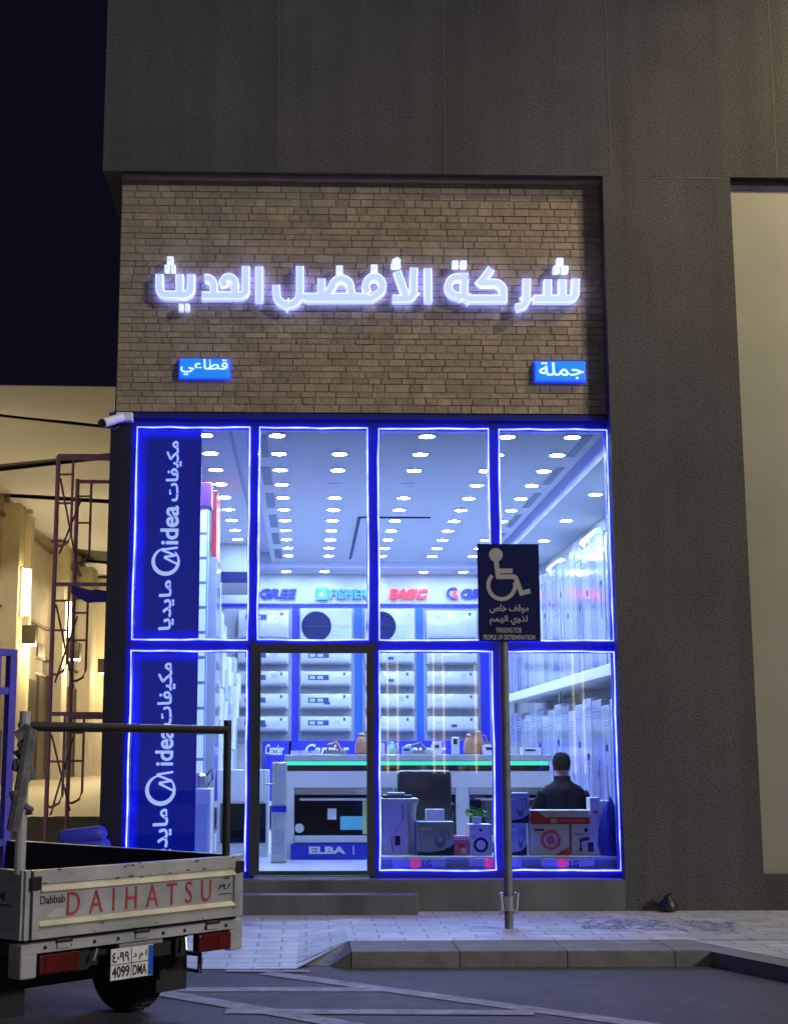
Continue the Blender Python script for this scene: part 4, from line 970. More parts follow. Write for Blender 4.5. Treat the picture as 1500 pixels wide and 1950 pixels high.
for s in (-1, 1):
    hb = Vector((.12 * s + (0 if s > 0 else .02), .41, zsd - .235))
    vv = []; ee = []; rr = []
    base = [hb]; vv.append(tuple(hb)); rr.append((.03, .016))
    for fi in range(5):
        if fi < 4:
            off = (fi - 1.5) * .02; L_ = (.058, .066, .062, .048)[fi]
            ch = [hb + Vector((off, .035, .0)), hb + Vector((off * 1.05, .035 + L_ * .5, .008)), hb + Vector((off * 1.05, .035 + L_, -.006)), hb + Vector((off, .035 + L_ * 1.25, -.024))]
        else:
            ch = [hb + Vector((-s * .03, .005, -.004)), hb + Vector((-s * .052, .03, -.008)), hb + Vector((-s * .056, .055, -.012))]
        pv = 0
        for j, c_ in enumerate(ch):
            vv.append(tuple(c_)); rr.append((.0095 - .0008 * j)); ee.append((pv, len(vv) - 1)); pv = len(vv) - 1
    skin('hand', vv, ee, rr, M_SKIN, pr, 1)
# the desk he works at
t = thing('desk', 'plain white desk in front of the seated man', 'desk', (PXx, 1.85, ZF))
dz = zsd - .235 - .03
MB().box(PXx - .5, PXx + .5, 1.60, 2.2, ZF + dz - .03, ZF + dz).build('top', M_WHITE, t, True)
for s in (-1, 1):
    for y in (1.65, 2.15): MB().box(PXx + s * .46 - .02, PXx + s * .46 + .02, y - .02, y + .02, ZF, ZF + dz - .0302).build('leg', M_STEEL, t, True)
t = thing('stool', 'round black stool under the seated man', 'stool', (PXx, PYy + .05, ZF))
MB().lathe([(.19, .27), (.2, .30), (.19, .325)], n=20).build('seat', M_BLACK, t)
for k in range(4):
    an = R(45 + 90 * k); MB().tube([(.1 * math.cos(an), .1 * math.sin(an), .27), (.17 * math.cos(an), .17 * math.sin(an), 0)], .013).build('leg', M_STEEL, t)

# ================================================================== MAIN ILLUMINATED SIGN
YL = YS - .115
sg = thing('shop_name_sign', 'large white illuminated Arabic channel letters mounted on the sandstone wall', 'shop sign', (P(700, 600, YS).x, YS, P(700, 600, YS).z))
def zl(pts): return [(280 + x * .28, 470 + y * .28) for x, y in pts]
def zr(pts): return [(700 + x * .28, 470 + y * .28) for x, y in pts]
def sq(pts): return pts
words = {}
# right word: sheen, ra, kaf, ta marbuta
words['sheen_ra'] = [zr([(1415, 215), (1412, 300)] + arc(1375, 305, 38, 48, 0, 90, 5) + [(1130, 353)]), zr([(1325, 220), (1325, 352)]), zr([(1225, 220), (1225, 352)]),
                     zr([(1082, 215), (1080, 345)] + arc(1035, 345, 45, 62, 0, 80, 5) + [(1008, 412)])]
dots_sh = [zr([(1281, 97), (1332, 97)]), zr([(1259, 150), (1308, 150)]), zr([(1318, 150), (1366, 150)])]
words['kaf_ta'] = [zr([(840, 145), (790, 215), (752, 255)]), zr([(770, 243), (830, 243)] + arc(860, 300, 62, 57, -90, 0, 5) + [(922, 352), (690, 352)] + arc(690, 315, 32, 37, 90, 180, 4) + [(656, 180)]),
                   zr([(685, 205), (620, 205)] + arc(608, 268, 60, 63, -90, -270, 9) + [(628, 340), (660, 320)])]
dots_ta = [zr([(572, 115), (620, 115)]), zr([(629, 115), (676, 115)])]
words['alef'] = [zr([(409, 145), (413, 378)])]
words['lam_alef'] = [zr([(315, 140), (312, 305)] + arc(268, 305, 44, 47, 0, 90, 5) + [(170, 352)]), zr([(200, 165), (262, 335)])]
hamza = [zr([(218, 98), (200, 84), (180, 94), (178, 112), (222, 122)]), zr([(160, 126), (224, 120)])]
words['feh_dad_lam'] = [zr(arc(45, 265, 57, 62, 180 - 270, 90, 10) + [(45, 327)]), zr(arc(45, 265, 57, 62, -90, -225, 8)), zr([(58, 330), (30, 350), (-420, 350)]),
                        zl([(1395, 350), (1390, 300)] + arc(1322, 275, 62, 60, 10, -170, 9) + [(1240, 300), (1200, 340)]), zl([(1186, 215), (1186, 350)]),
                        zl([(1040, 130), (1040, 320)] + arc(960, 315, 78, 78, 5, 90, 6) + arc(960, 315, 80, 78, 90, 165, 5) + [(878, 258)]), zl([(1500, 340), (1050, 340)])]
dots_f = [zr([(20, 142), (70, 142)]), zl([(1283, 149), (1334, 149)])]
words['alef_b'] = [zl([(763, 133), (763, 375)])]
words['lam_hah_dal'] = [zl([(672, 130), (672, 290)] + arc(632, 293, 40, 37, 0, 90, 4) + [(372, 330)]), zl([(600, 320), (596, 262)] + arc(556, 250, 42, 46, 15, -120, 7) + [(518, 235), (530, 265)]), zl([(455, 330), (455, 270)] + arc(405, 265, 50, 55, 0, -90, 5) + [(390, 212)])]
words['yeh_theh'] = [zl([(300, 185), (300, 270)] + arc(255, 278, 45, 47, 0, 90, 4) + [(150, 325)] + arc(130, 280, 45, 45, 90, 180, 4) + [(85, 185)]), zl([(222, 185), (222, 320)])]
dots_y = [zl([(214, 409), (249, 409)]), zl([(257, 409), (292, 409)]), zl([(134, 87), (182, 87)]), zl([(117, 143), (153, 143)]), zl([(160, 143), (196, 143)])]
M_RIM = mat('lit_white_rim', (.8, .85, 1), .4, emit=(.50, .61, 1), es=1.0)
M_FACE = mat('lit_lavender_face', (.5, .6, .95), .4, emit=(.36, .47, .95), es=1.0)
M_DOT = mat('lit_dot_face', (.7, .8, 1), .4, emit=(.40, .52, .96), es=1.0)
M_HALO = mat('letter_back_light', (.3, .3, .9), .4, emit=(.22, .24, 1), es=9)
for nm, st in words.items():
    a_ = MB(); stroke_mb(a_, st, 15.5, YL, .075); o = a_.build('letter', M_RIM, sg, True)
    b_ = MB(); stroke_mb(b_, st, 10.5, YL - .006, 0)
    b_.build('face', M_FACE, o, True)
    h_ = MB(); stroke_mb(h_, st, 11, YS - .036, .012); h_.build('halo_light', M_HALO, o, True)
for st in dots_sh + dots_ta + dots_f + dots_y:
    a_ = MB(); p, q_ = st; st = [(p[0] + .7, p[1]), (q_[0] - .7, q_[1])]; stroke_mb(a_, [st], 12.5, YL, .075); o = a_.build('letter_dot', M_RIM, sg, True)
    p, q_ = st; b_ = MB(); stroke_mb(b_, [[(p[0] + (q_[0] - p[0]) * .25, p[1]), (p[0] + (q_[0] - p[0]) * .75, p[1])]], 7, YL - .006, 0); b_.build('face', M_DOT, o, True)
a_ = MB(); stroke_mb(a_, hamza, 8, YL, .075); a_.build('letter_mark', M_RIM, sg, True)
def small_sign(label, s, u0, u1, v0, v1, tb):
    a_, b_ = P(u0, v1, YS - .1), P(u1, v0, YS - .1)
    t = thing('small_sign', label, 'shop sign', ((a_.x + b_.x) / 2, YS - .05, a_.z))
    MB().box(a_.x, b_.x, YS - .07, YS - .02, a_.z, b_.z, bev=.006).build('panel', mat('lit_blue_panel', (.01, .10, .6), .35, emit=(.012, .25, .82), es=.8), t, True)
    c_, e_ = P(tb[0], tb[3], YS - .1), P(tb[1], tb[2], YS - .1); q = MB()
    text(q, arabic(s), (c_.x, YS - .071, c_.z), (1, 0, 0), (0, 0, 1), e_.x - c_.x, e_.z - c_.z, .008, .012); q.build('lettering', M_DOT2, t, True)
    MB().box(a_.x - .015, b_.x + .015, YS - .019, YS - .001, a_.z - .015, b_.z + .015).build('backing', M_TUBE2, t, True)
M_DOT2 = mat('lit_small_letter', (.7, .85, 1), .4, emit=(.5, .75, 1), es=1.0)
M_TUBE2 = mat('blue_edge_light', (.1, .1, 1), .4, emit=(.01, .02, 1), es=2.2)
small_sign('small blue sign with white Arabic lettering near the open corner of the sandstone wall', 'قطاعي', 342, 436, 682, 716, (343, 434, 683, 713))
small_sign('small blue sign with white Arabic lettering close to the grey pier', 'جملة', 1022, 1114, 687, 722, (1027, 1111, 689, 720))

# ---- security camera on the corner
c = P(215, 800, YS - .1)
t = thing('security_camera', 'white security camera on the corner above the shopfront', 'camera', (c.x, YS - .1, c.z))
MB().box(P(220, 800, YS - .1).x, P(252, 800, YS - .1).x, YS - .08, YS + .02, c.z + .0, c.z + .09, bev=.01).build('bracket', M_WHITE, t, True)
MB().tube([P(232, 795, YS - .15), P(196, 806, YS - .35)], [.045, .05], 14).build('housing', M_WHITE, t, True)
MB().tube([P(196, 806, YS - .35), P(191, 808, YS - .37)], [.04, .036], 14).build('lens', M_BLACKG, t, True)
MB().tube([P(212, 812, YS - .2), P(218, 818, YS - .12), P(228, 812, YS - .06)], .007).build('cable', M_BLACK, t, True)

# ================================================================== PARKING SIGN
pb = G(969, 1768, 0); YPS = pb.y
t = thing('parking_sign', 'dark blue disabled parking sign on a grey pole at the edge of the pavement', 'street sign', (pb.x, YPS, 0))
zt = P(967, 1045, YPS).z
MB().tube([(pb.x, YPS, 0), (pb.x, YPS, zt)], .038, 16).build('pole', mat('weathered_pole', (.16, .165, .18), .5, metal=.3, var=.25, vs_=10), t, True, smooth=True)
q = MB().lathe([(.055, .15), (.055, .27)], c=(pb.x, YPS, 0), n=16)
for s in (-1, 1): q.box(pb.x + s * .06 - .014, pb.x + s * .06 + .014, YPS - .03, YPS + .03, .12, .3); q.tube([(pb.x + s * .06, YPS - .05, .16), (pb.x + s * .075, YPS - .05, .30)], .01)
q.build('collar', M_STEEL, t, True)
yb = YPS - .05; a_, b_ = P(911, 1221, yb), P(1025, 1036, yb)
MB().box(a_.x, b_.x, yb, yb + .006, a_.z, b_.z, bev=.002).build('board', M_NAVY, t, True)
MB().box(pb.x - .1, pb.x + .1, yb + .0065, YPS - .02, b_.z - .2, b_.z - .16).box(pb.x - .1, pb.x + .1, yb + .0065, YPS - .02, a_.z + .16, a_.z + .2).build('clamp', M_STEEL, t, True)
M_RETRO = mat('pale_reflective', (.40, .385, .38), .5, emit=None)
def zs4(pts): return [(700 + x * .34667, 780 + y * .34667) for x, y in pts]
yw = yb - .003
q = MB()
stroke_mb(q, [zs4([(703, 820), (712, 895), (716, 920)]), zs4([(712, 886), (795, 886)]), zs4([(705, 918), (802, 918), (812, 925), (843, 1008), (892, 996)])], 9.0, yw, 0)
stroke_mb(q, [zs4(arc(735, 965, 74, 76, -135, -360 - 12, 16))], 7.5, yw - .002, 0)
c = P(*zs4([(703, 798)])[0], yw); q.disc((c.x, c.z), .062, yw - .001)
q.build('wheelchair_symbol', M_RETRO, t, True)
q = MB()
for s, u0, u1, v0, v1 in ((arabic('موقف خاص'), 932, 1006, 1151, 1168), (arabic('لذوي الهمم'), 932, 1004, 1172, 1190), ('PARKING FOR', 945, 993, 1195, 1205), ('PEOPLE OF DETERMINATION', 920, 1018, 1209, 1218)):
    c_, e_ = P(u0, v1, yw), P(u1, v0, yw); text(q, s, (c_.x, yw + .002, c_.z), (1, 0, 0), (0, 0, 1), e_.x - c_.x, e_.z - c_.z, .003, .02)
q.build('lettering', M_RETRO, t, True)

# black bag by the wall
q = MB().lathe([(.02, 0), (.08, .01), (.088, .055), (.065, .11), (.035, .135), (.04, .155)], n=14)
q.v = [Vector((p.x * (1 + .2 * math.sin(p.z * 40)), p.y * .8, p.z * (1 + .1 * math.sin(p.x * 50)))) for p in q.v]
o = q.build('rubbish_bag', mat('black_bag', (.01, .01, .011), .4, bump=.4, bs=20), smooth=True); o.location = (P(1271, 1730, -.12).x, -.12, 0.001); tag(o, 'small black bag lying at the foot of the grey pier', 'bag')

# ================================================================== TRUCK
A, B = D(46, 1788, 7.45), D(462, 1746, 8.65)
dirx = (B - A); W_ = math.hypot(dirx.x, dirx.y); ang = math.atan2(dirx.y, dirx.x)
zb = (A.z + B.z) / 2 - ZR; zt = (D(40, 1661, 7.45).z + D(460, 1629, 8.65).z) / 2 - ZR
mid = (A + B) / 2
tk = thing('pickup_truck', 'worn white flatbed pickup truck parked with its tailgate towards the street', 'truck', (mid.x, mid.y, ZR), ang)
M_TRK = mat('worn_white_paint', (.30, .305, .315), .36, var=.2, vs_=2.2, c2=(.36, .36, .355), bump=.06, bs=7)
M_RUST = mat('worn_dark_steel', (.014, .011, .010), .4, var=.4, vs_=14)
M_UNDER = mat('underbody_black', (.012, .012, .012), .8)
h = W_ / 2; BL = 2.4
# tailgate: pressed frame with a recessed field
q = MB().box(-h + .04, h - .04, .0, .03, zb, zt)
q.box(-h + .04, h - .04, -.016, -.0005, zt - .075, zt, bev=.004).box(-h + .04, h - .04, -.016, -.0005, zb, zb + .045, bev=.004)
q.box(-h + .04, -h + .085, -.015, -.0005, zb + .046, zt - .076).box(h - .085, h - .04, -.015, -.0005, zb + .046, zt - .076)
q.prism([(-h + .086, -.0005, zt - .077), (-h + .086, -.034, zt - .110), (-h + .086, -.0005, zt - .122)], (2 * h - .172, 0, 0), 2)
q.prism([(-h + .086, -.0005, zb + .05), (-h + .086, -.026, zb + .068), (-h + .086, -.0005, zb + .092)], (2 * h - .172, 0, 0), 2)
for i in range(34):                          # chips and scrapes along the gate's edges
    x = rnd.uniform(-h + .1, h - .1); z = rnd.choice((zt - .07, zt - .02, zt - .008, zb + .02, zb + .06, zb + .01)) + rnd.uniform(-.01, .01); r_ = rnd.uniform(.003, .011)
    q.add([(x + r_ * rnd.uniform(.5, 2.6) * math.cos(2 * PI * k / 6), -.0175 - .0001 * i, z + r_ * rnd.uniform(.3, .7) * math.sin(2 * PI * k / 6)) for k in range(6)], [tuple(range(6))], 1)
tg = q.build('tailgate', [M_TRK, mat('bare_rust', (.07, .05, .04), .8), mat('ledge_lamp_highlight', (.58, .55, .44), .25, var=.25, vs_=4, coat=.4)], tk)  # pale ledge colour paints a lamp highlight onto the ridges
q = MB(); text(q, 'DAIHATSU', (-h + .275, -.0015, zb + .105), (1, 0, 0), (0, 0, 1), 1.075, .125, .002, .0, 0, 0, .42); q.build('lettering', mat('faded_red_print', (.34, .035, .04), .5, var=.35, vs_=16), tg)
q = MB(); text(q, 'Dabbab', (-h + .095, -.0015, zb + .178), (1, 0, 0), (0, 0, 1), .165, .043, .002, .006)
text(q, 'GL', (h - .17, -.0015, zb + .225), (1, 0, 0), (0, 0, 1), .055, .022, .002, .01); text(q, 'PU', (h - .21, -.0015, zb + .165), (1, 0, 0), (0, 0, 1), .10, .03, .002, .01, 0, .3); q.box(h - .20, h - .10, -.003, -.0008, zb + .135, zb + .14)
q.build('badge', mat('dark_print', (.02, .022, .03), .5, var=.3), tg)
q = MB().add([(-h + .15, -.002, zb + .105), (-h + .25, -.002, zb + .105), (-h + .26, -.002, zb + .15), (-h + .2, -.002, zb + .15), (-h + .14, -.002, zb + .115)], [(0, 1, 2, 3, 4)]); q.build('worn_patch', mat('scuffed_paint', (.42, .42, .38), .7, var=.2), tg)
for s in (-1, 1): MB().box(s * (h - .05) - .03, s * (h - .05) + .03, -.035, -.017, zt - .1, zt - .03, bev=.005).build('latch', M_RUST, tg)
# body sides, floor, rear rail
for s in (-1, 1):
    q = MB().box(min(s * (h - .03), s * h), max(s * (h - .03), s * h), .0, BL, zb, zt)
    q.box(min(s * h, s * (h + .015)), max(s * h, s * (h + .015)), .02, BL, zt - .06, zt).box(min(s * h, s * (h + .015)), max(s * h, s * (h + .015)), .02, BL, zb, zb + .05)
    for y in (.02, .8, 1.6): q.box(min(s * h, s * (h + .014)), max(s * h, s * (h + .014)), y, y + .05, zb + .051, zt - .061)
    q.box(min(s * (h - .034), s * (h - .0305)), max(s * (h - .034), s * (h - .0305)), .032, BL - .03, zb + .02, zt - .004, 1)
    sp = q.build('side_panel', [M_TRK, M_UNDER], tk)
    if s < 0:
        q = MB(); text(q, 'HDM', (-h - .001, .38, zb + .19), (0, -1, 0), (0, 0, 1), .2, .05, .002, .02); q.box(-h - .003, -h - .0005, .12, .4, zb + .165, zb + .175); q.build('lettering', mat('brown_print', (.10, .04, .03), .5), sp)
MB().box(-h + .03, h - .03, .03, BL, zb - .02, zb + .02).build('bed_floor', M_UNDER, tk)
q = MB().box(-h + .02, h - .02, .002, .10, zb - .075, zb - .022, bev=.004)
for i in range(9): q.lathe([(.009, -.005), (.011, .003)], c=(-h + .14 + (2 * h - .28) * i / 8, 0, zb - .048), ax='y', n=8, m=1)
for x in (-.55, 0, .55): q.box(x - .045, x + .045, -.012, .0015, zb - .06, zb - .012, 0, bev=.004); q.tube([(x - .05, -.012, zb - .022), (x + .05, -.012, zb - .022)], .009, 8, 1)
q.build('rear_rail', [M_TRK, M_RUST], tk)
for s in (-1, 1):
    MB().box(s * (h - .045) - .055, s * (h - .045) + .05, .004, .12, zb - .20, zb - .0225, bev=.01).build('corner_bracket', M_TRK, tk)
    tl = MB().box(s * (h - .235) - .13, s * (h - .235) + .13, -.012, .05, zb - .185, zb - .085, bev=.008).build('tail_light', mat('tail_red', (.075, .003, .003), .25, coat=.4), tk)
    MB().box(s * (h - .235) + (.02 if s > 0 else -.10), s * (h - .235) + (.10 if s > 0 else -.02), -.016, -.0125, zb - .175, zb - .1).build('lens', mat('tail_orange', (.095, .005, .004), .25), tl)
# chassis, spare wheel, axle
q = MB()
for s in (-1, 1): q.box(s * .36 - .04, s * .36 + .04, .06, 4.0, zb - .20, zb - .08)
q.box(-.36, .36, .1, .16, zb - .19, zb - .1).box(-.5, .5, .72, .82, .24, .33).lathe([(.25, zb - .34), (.29, zb - .30), (.29, zb - .25), (.25, zb - .21)], c=(-.02, 1.6, 0), n=24).box(-.62, -.3, 1.3, 2.0, .22, .45)
q.box(-h + .05, h - .05, .12, BL, zb - .10, zb - .021)
q.build('chassis', M_UNDER, tk)
MB().tube([(.3, 1.6, .34), (.28, .6, .33), (.22, .05, .33)], .03, 10).build('exhaust', M_RUST, tk)
MB().box(-.16, .16, -.004, .03, zb - .098, zb - .078).tube([(-.3, .02, zb - .09), (-.34, .0, zb - .15)], .008).tube([(.36, .02, zb - .09), (.35, .0, zb - .16)], .010).build('plate_bracket', M_GREY, tk)
wr = .285
def wheel(x, y):
    t_ = MB().lathe([(wr - .06, -.09), (wr - .015, -.085), (wr, -.06), (wr, .06), (wr - .015, .085), (wr - .06, .09)], c=(x, y, wr), ax='x', n=36)
    for k in range(36):
        an = 2 * PI * k / 36; t_.box(x - .05, x + .05, y + (wr + .001) * math.cos(an) - .006, y + (wr + .001) * math.cos(an) + .006, wr + (wr + .001) * math.sin(an) - .006, wr + (wr + .001) * math.sin(an) + .006)
    o = t_.build('wheel', mat('tyre_rubber', (.014, .014, .015), .85), tk)
    MB().lathe([(.05, -.075), (.12, -.06), (.20, -.08), (wr - .062, -.088), (wr - .062, .088), (.20, .08), (.12, .06), (.05, .075)], c=(x, y, wr), ax='x', n=28).build('rim', M_DGREY, o)
for s in (-1, 1): wheel(s * (h - .21), .80); wheel(s * (h - .16), 3.1)
for s in (-1, 1): MB().box(s * (h - .2) - .13, s * (h - .2) + .12, .40, .415, .16, zb - .05, bev=.004).build('mud_flap', M_UNDER, tk)
# number plate
px0 = -.06
pl_ = MB().box(px0 - .16, px0 + .15, -.005, .0, zb - .27, zb - .10, bev=.002)
po = pl_.build('number_plate', mat('plate_white', (.62, .62, .58), .45, var=.12, vs_=10), tk)
q = MB().box(px0 + .112, px0 + .148, -.0072, -.0055, zb - .266, zb - .104); q.build('blue_strip', M_SKYB, po)
q = MB()
for (s, x0, wd, z0, ht) in (('٤٠٩٩', -.15, .12, zb - .175, .055), (arabic('ا م د'), 0.0, .10, zb - .175, .05), ('4099', -.15, .125, zb - .257, .062), ('DMA', -.0, .10, zb - .255, .055)): text(q, s, (px0 + x0, -.0052, z0), (1, 0, 0), (0, 0, 1), wd, ht, .002, .015)
q.box(px0 - .158, px0 + .11, -.0068, -.0052, zb - .188, zb - .184).box(px0 - .014, px0 - .010, -.0068, -.0052, zb - .266, zb - .104)
q.build('lettering', M_BLACK, po)
# side guards
for s in (-1, 1):
    q = MB(); x = s * (h - .02)
    q.tube([(x, .35, zb - .2), (x, .35, .26), (x, .62, .26), (x, .62, zb - .2)], .018).tube([(x, .35, .36), (x, .62, .36)], .014)
    q.build('side_guard', M_TRK if s < 0 else M_RUST, tk); q = MB()
    q.tube([(x, 1.35, zb - .1), (x, 1.35, .28), (x, 2.2, .28), (x, 2.2, zb - .1)], .018).tube([(x, 1.35, .42), (x, 2.2, .42)], .014)
    q.build('side_guard', M_TRK if s < 0 else M_RUST, tk)
# rear hoop and front rack
zh_ = (D(45, 1385, 7.5).z + D(432, 1386, 8.6).z) / 2 - ZR
q = MB().tube([(-h + .02, .06, zh_), (h - .09, .06, zh_)], .026, 12).tube([(h - .09, .06, zt - .05), (h - .09, .06, zh_ + .06)], .025, 12)
q.build('rear_hoop', M_RUST, tk)
MB().tube([(-h + .0, .06, zt - .02), (-h + .0, .06, zh_ + .08)], .03, 12).build('hoop_post', M_TRK, tk)
q = MB()
for i in range(9):
    z0 = zh_ - .5 + .055 * i; q.tube([(-h + .0 + .05 * math.sin(i * 2.2), .05 + .04 * math.cos(i * 2.2), z0), (-h - .03 + .05 * math.cos(i * 1.7), .02, z0 + .04), (-h + .02, .1, z0 + .07)], rnd.uniform(.016, .034), 8)
q.tube([(-h - .06, .05, zh_ - .55), (-h - .04, .0, zh_ - .25), (-h + .01, .02, zh_ - .02)], .035, 8)
q.build('strap_bundle', mat('grey_webbing', (.12, .12, .125), .8, var=.5, vs_=12), tk)
zr0 = D(52, 1245, 10.2).z - ZR
q = MB()
for s in (-1, 1): q.box(s * (h - .03) - .03, s * (h - .03) + .03, BL - .03, BL + .03, zb, zr0)
q.box(-h, h, BL - .028, BL + .028, zr0 + .001, zr0 + .05).box(-h + .06, h - .06, BL - .024, BL + .024, zr0 - .28, zr0 - .23).box(-h + .06, h - .06, BL - .024, BL + .024, zt - .04, zt + .01)
for i in range(11):
    x = -h + .03 + (2 * h - .06) * (i + 1) / 12; q.box(x - .028, x + .028, BL - .02, BL + .02, zb, zr0)
q.build('front_rack', mat('neon_lit_steel', (.07, .06, .50), .5, var=.2, vs_=9), tk)  # blue cast of the shop neon put into the steel colour
# cab
cb = MB(); y0 = BL + .1; zc = 1.82
prof = [(y0, .45), (y0, zc - .06), (y0 + .08, zc), (y0 + .9, zc), (y0 + 1.42, 1.12), (y0 + 1.5, .95), (y0 + 1.5, .38), (y0 + .9, .38)]
cb.prism([(-h + .02, y, z) for y, z in prof], (2 * h - .04, 0, 0)); co_ = cb.build('cab', M_TRK, tk)
MB().box(-h + .16, h - .16, y0 - .006, y0 - .001, 1.2, zc - .14).build('window', M_BLACKG, co_)
for s in (-1, 1):
    dd_ = MB().prism([(s * (h - .019), y0 + .15, 1.12), (s * (h - .019), y0 + .15, zc - .1), (s * (h - .019), y0 + .85, zc - .1), (s * (h - .019), y0 + 1.2, 1.12)], (s * .003, 0, 0)).build('side_window', M_BLACKG, co_)
    MB().box(s * (h + .1) - .06, s * (h + .1) + .06, y0 + 1.12, y0 + 1.15, 1.12, 1.36, bev=.01).tube([(s * (h - .03), y0 + 1.1, 1.2), (s * (h + .08), y0 + 1.12, 1.2)], .012).build('mirror', M_BLACK, co_)

# ================================================================== SCAFFOLD
M_SCAF = mat('pink_scaffold_paint', (.90, .46, .49), .5, var=.15, vs_=7)
sx, sy = P(112, 868, 1.05).x, 1.05
sxr = sx + 1.3; ztop = P(112, 868, sy).z; st = thing('scaffold_tower', 'pink tubular scaffold tower beside the open corner of the shop', 'scaffold', (sx + .5, sy + .6, 0))
FH = 1.36; ys_ = (sy, sy + 1.3)
for li in range(4):
    z1 = ztop - FH * li; z0 = max(z1 - FH, 0)
    for y in ys_:
        q = MB()
        for x in (sx, sxr): q.tube([(x, y, z0), (x, y, z1)], .024, 8)
        if z1 - z0 > .8:
            q.tube([(sx, y, z1 - .03), (sxr, y, z1 - .03)], .021, 8)
            for x, s in ((sx, 1), (sxr, -1)):
                q.tube([(x + s * .16, y, z1 - .05), (x + s * .16, y, z0 + .50), (x + s * .13, y, z0 + .42), (x + s * .06, y, z0 + .38), (x, y, z0 + .38)], .014, 8)
                for kz in (.85, .62): q.tube([(x, y, z0 + FH * kz), (x + s * .16, y, z0 + FH * kz)], .012, 8)
        else: 
            q.box(sx - .07, sx + .07, y - .07, y + .07, -.001, .006).box(sxr - .07, sxr + .07, y - .07, y + .07, -.001, .006)
        q.build('frame', M_SCAF, st, True)
    if z1 - z0 > .8:
        for x in (sx, sxr):
            MB().tube([(x + .03, ys_[0], z1 - .25), (x + .03, ys_[1], z0 + .3)], .011, 6).tube([(x + .045, ys_[0], z0 + .3), (x + .045, ys_[1], z1 - .25)], .011, 6).build('cross_brace', M_SCAF, st, True)
MB().tube([(sx, ys_[0], ztop + .0), (sxr, ys_[0], ztop)], .022).build('top_rail', M_SCAF, st, True)
z_ = ztop - .01
q = MB()
for k in range(3): q.box(sx + .62, sxr + .1, ys_[0] + .1 + .28 * k, ys_[0] + .35 + .28 * k, z_ - .03, z_ + .015)
tag(q.build('scaffold_planks', mat('pale_planks', (.5, .45, .48), .7, var=.2), recenter=True), 'pale planks laid across the top of the pink scaffold', 'planks')
q = MB(); z_ = ztop - FH * 1 - .02; n1 = 10
a0 = [(sx + .18 + .09 * i, ys_[0] + .02 + .9 * j / 4, z_ - .10 * math.sin(PI * min(1, i / n1)) * (1 + .3 * math.sin(i * 1.3 + j)) + .01 * math.sin(3 * i + j)) for j in range(5) for i in range(n1 + 1)]
fcs = [(j * (n1 + 1) + i, j * (n1 + 1) + i + 1, (j + 1) * (n1 + 1) + i + 1, (j + 1) * (n1 + 1) + i) for j in range(4) for i in range(n1)]
q.add(a0, fcs)
for i in range(n1): q.quad(Vector(a0[i]), Vector(a0[i + 1]), Vector(a0[i + 1]) - Vector((0, .01, .12 + .02 * math.sin(i))), Vector(a0[i]) - Vector((0, .01, .12 + .02 * math.sin(i - 1))))
o = q.build('tarpaulin', mat('blue_tarpaulin', (.13, .11, .70), .6), recenter=True); so_ = o.modifiers.new('s', 'SOLIDIFY'); so_.thickness = .004
tag(o, 'sagging blue tarpaulin hung on the middle level of the pink scaffold', 'tarpaulin')
# rolled blue mat behind the truck
c = P(160, 1600, -.6); q = MB().box(-.26, .24, -.18, .18, 0, .20, bev=.07).box(-.22, .2, -.17, .17, .17, .3, bev=.06)
q.v = [p + Vector((0, 0, .02 * math.sin(p.x * 14))) for p in q.v]
zb_ = P(160, 1640, -.6).z
o = q.build('cushion_stack', mat('blue_vinyl', (.03, .04, .45), .5), smooth=True); o.location = (c.x, -.6, P(160, 1577, -.6).z - .3); tag(o, 'two stacked blue vinyl cushions beside the open corner of the shop', 'cushions')
q = MB().box(-.3, .28, -.2, .2, 0, P(160, 1577, -.6).z - .302 , bev=.01); o = q.build('crate', M_DGREY); o.location = (c.x, -.6, 0.0); tag(o, 'dark crate carrying the blue cushions behind the truck', 'crate')

# ================================================================== ARCADE ON THE FAR SIDE
ZA = .70; XA = -8.7
q = MB().add([(-40, 2.2, 0), (XL - .05, 2.2, 0), (XL - .05, 4.6, ZA), (-40, 4.6, ZA)], [(0, 1, 2, 3)]).add([(-40, 4.6, ZA), (XL - .05, 4.6, ZA), (30, 90, ZA), (-40, 90, ZA)], [(0, 1, 2, 3)]).add([(-40, .7, 0.004), (XL - .05, .7, 0.004), (XL - .05, 2.2, 0), (-40, 2.2, 0)], [(0, 1, 2, 3)])
q.build('plaza', M_PLAZA, kind='structure')
M_CREAM = mat('cream_plaster', (.58, .50, .33), .8, var=.14, vs_=.8, bump=.2, bs=9)
M_SHADE = mat('brown_shopfront', (.085, .06, .035), .3, var=.35, vs_=2)
ar = thing('arcade_building', 'cream arcade of small shops receding beyond the scaffold', 'building', (XA, 35, ZA))
YE = 50.0
MB().box(XA - 8, XA, 14, YE, ZA, 9.0).build('wall', M_CREAM, ar, True)
def ya(u): return XA * F / (u - 584) + CY    # along the arcade wall
def za(u, v): 
    y_ = ya(u); return P(u, v, y_).z
def bay(u0, u1, vtop, ):                     # dark shopfront between two piers
    y0, y1 = ya(u0), ya(u1); zt_ = P(u0, vtop, y0).z
    q = MB().box(XA + .001, XA + .04, y0, y1, ZA, zt_); o = q.build('shopfront', M_SHADE, ar, True)
    q = MB(); n_ = max(2, int((y1 - y0) / 1.2))
    for k in range(n_ + 1): yy = y0 + (y1 - y0) * k / n_; q.box(XA + .041, XA + .09, yy - .03, yy + .03, ZA, zt_)
    q.box(XA + .041, XA + .085, y0, y1, zt_ - .08, zt_).build('mullion', mat('bronze_frame', (.09, .07, .05), .4), o, True)
bay(-40, 30, 1300); bay(57, 94, 1276); bay(163, 177, 1306); bay(190, 210, 1318)
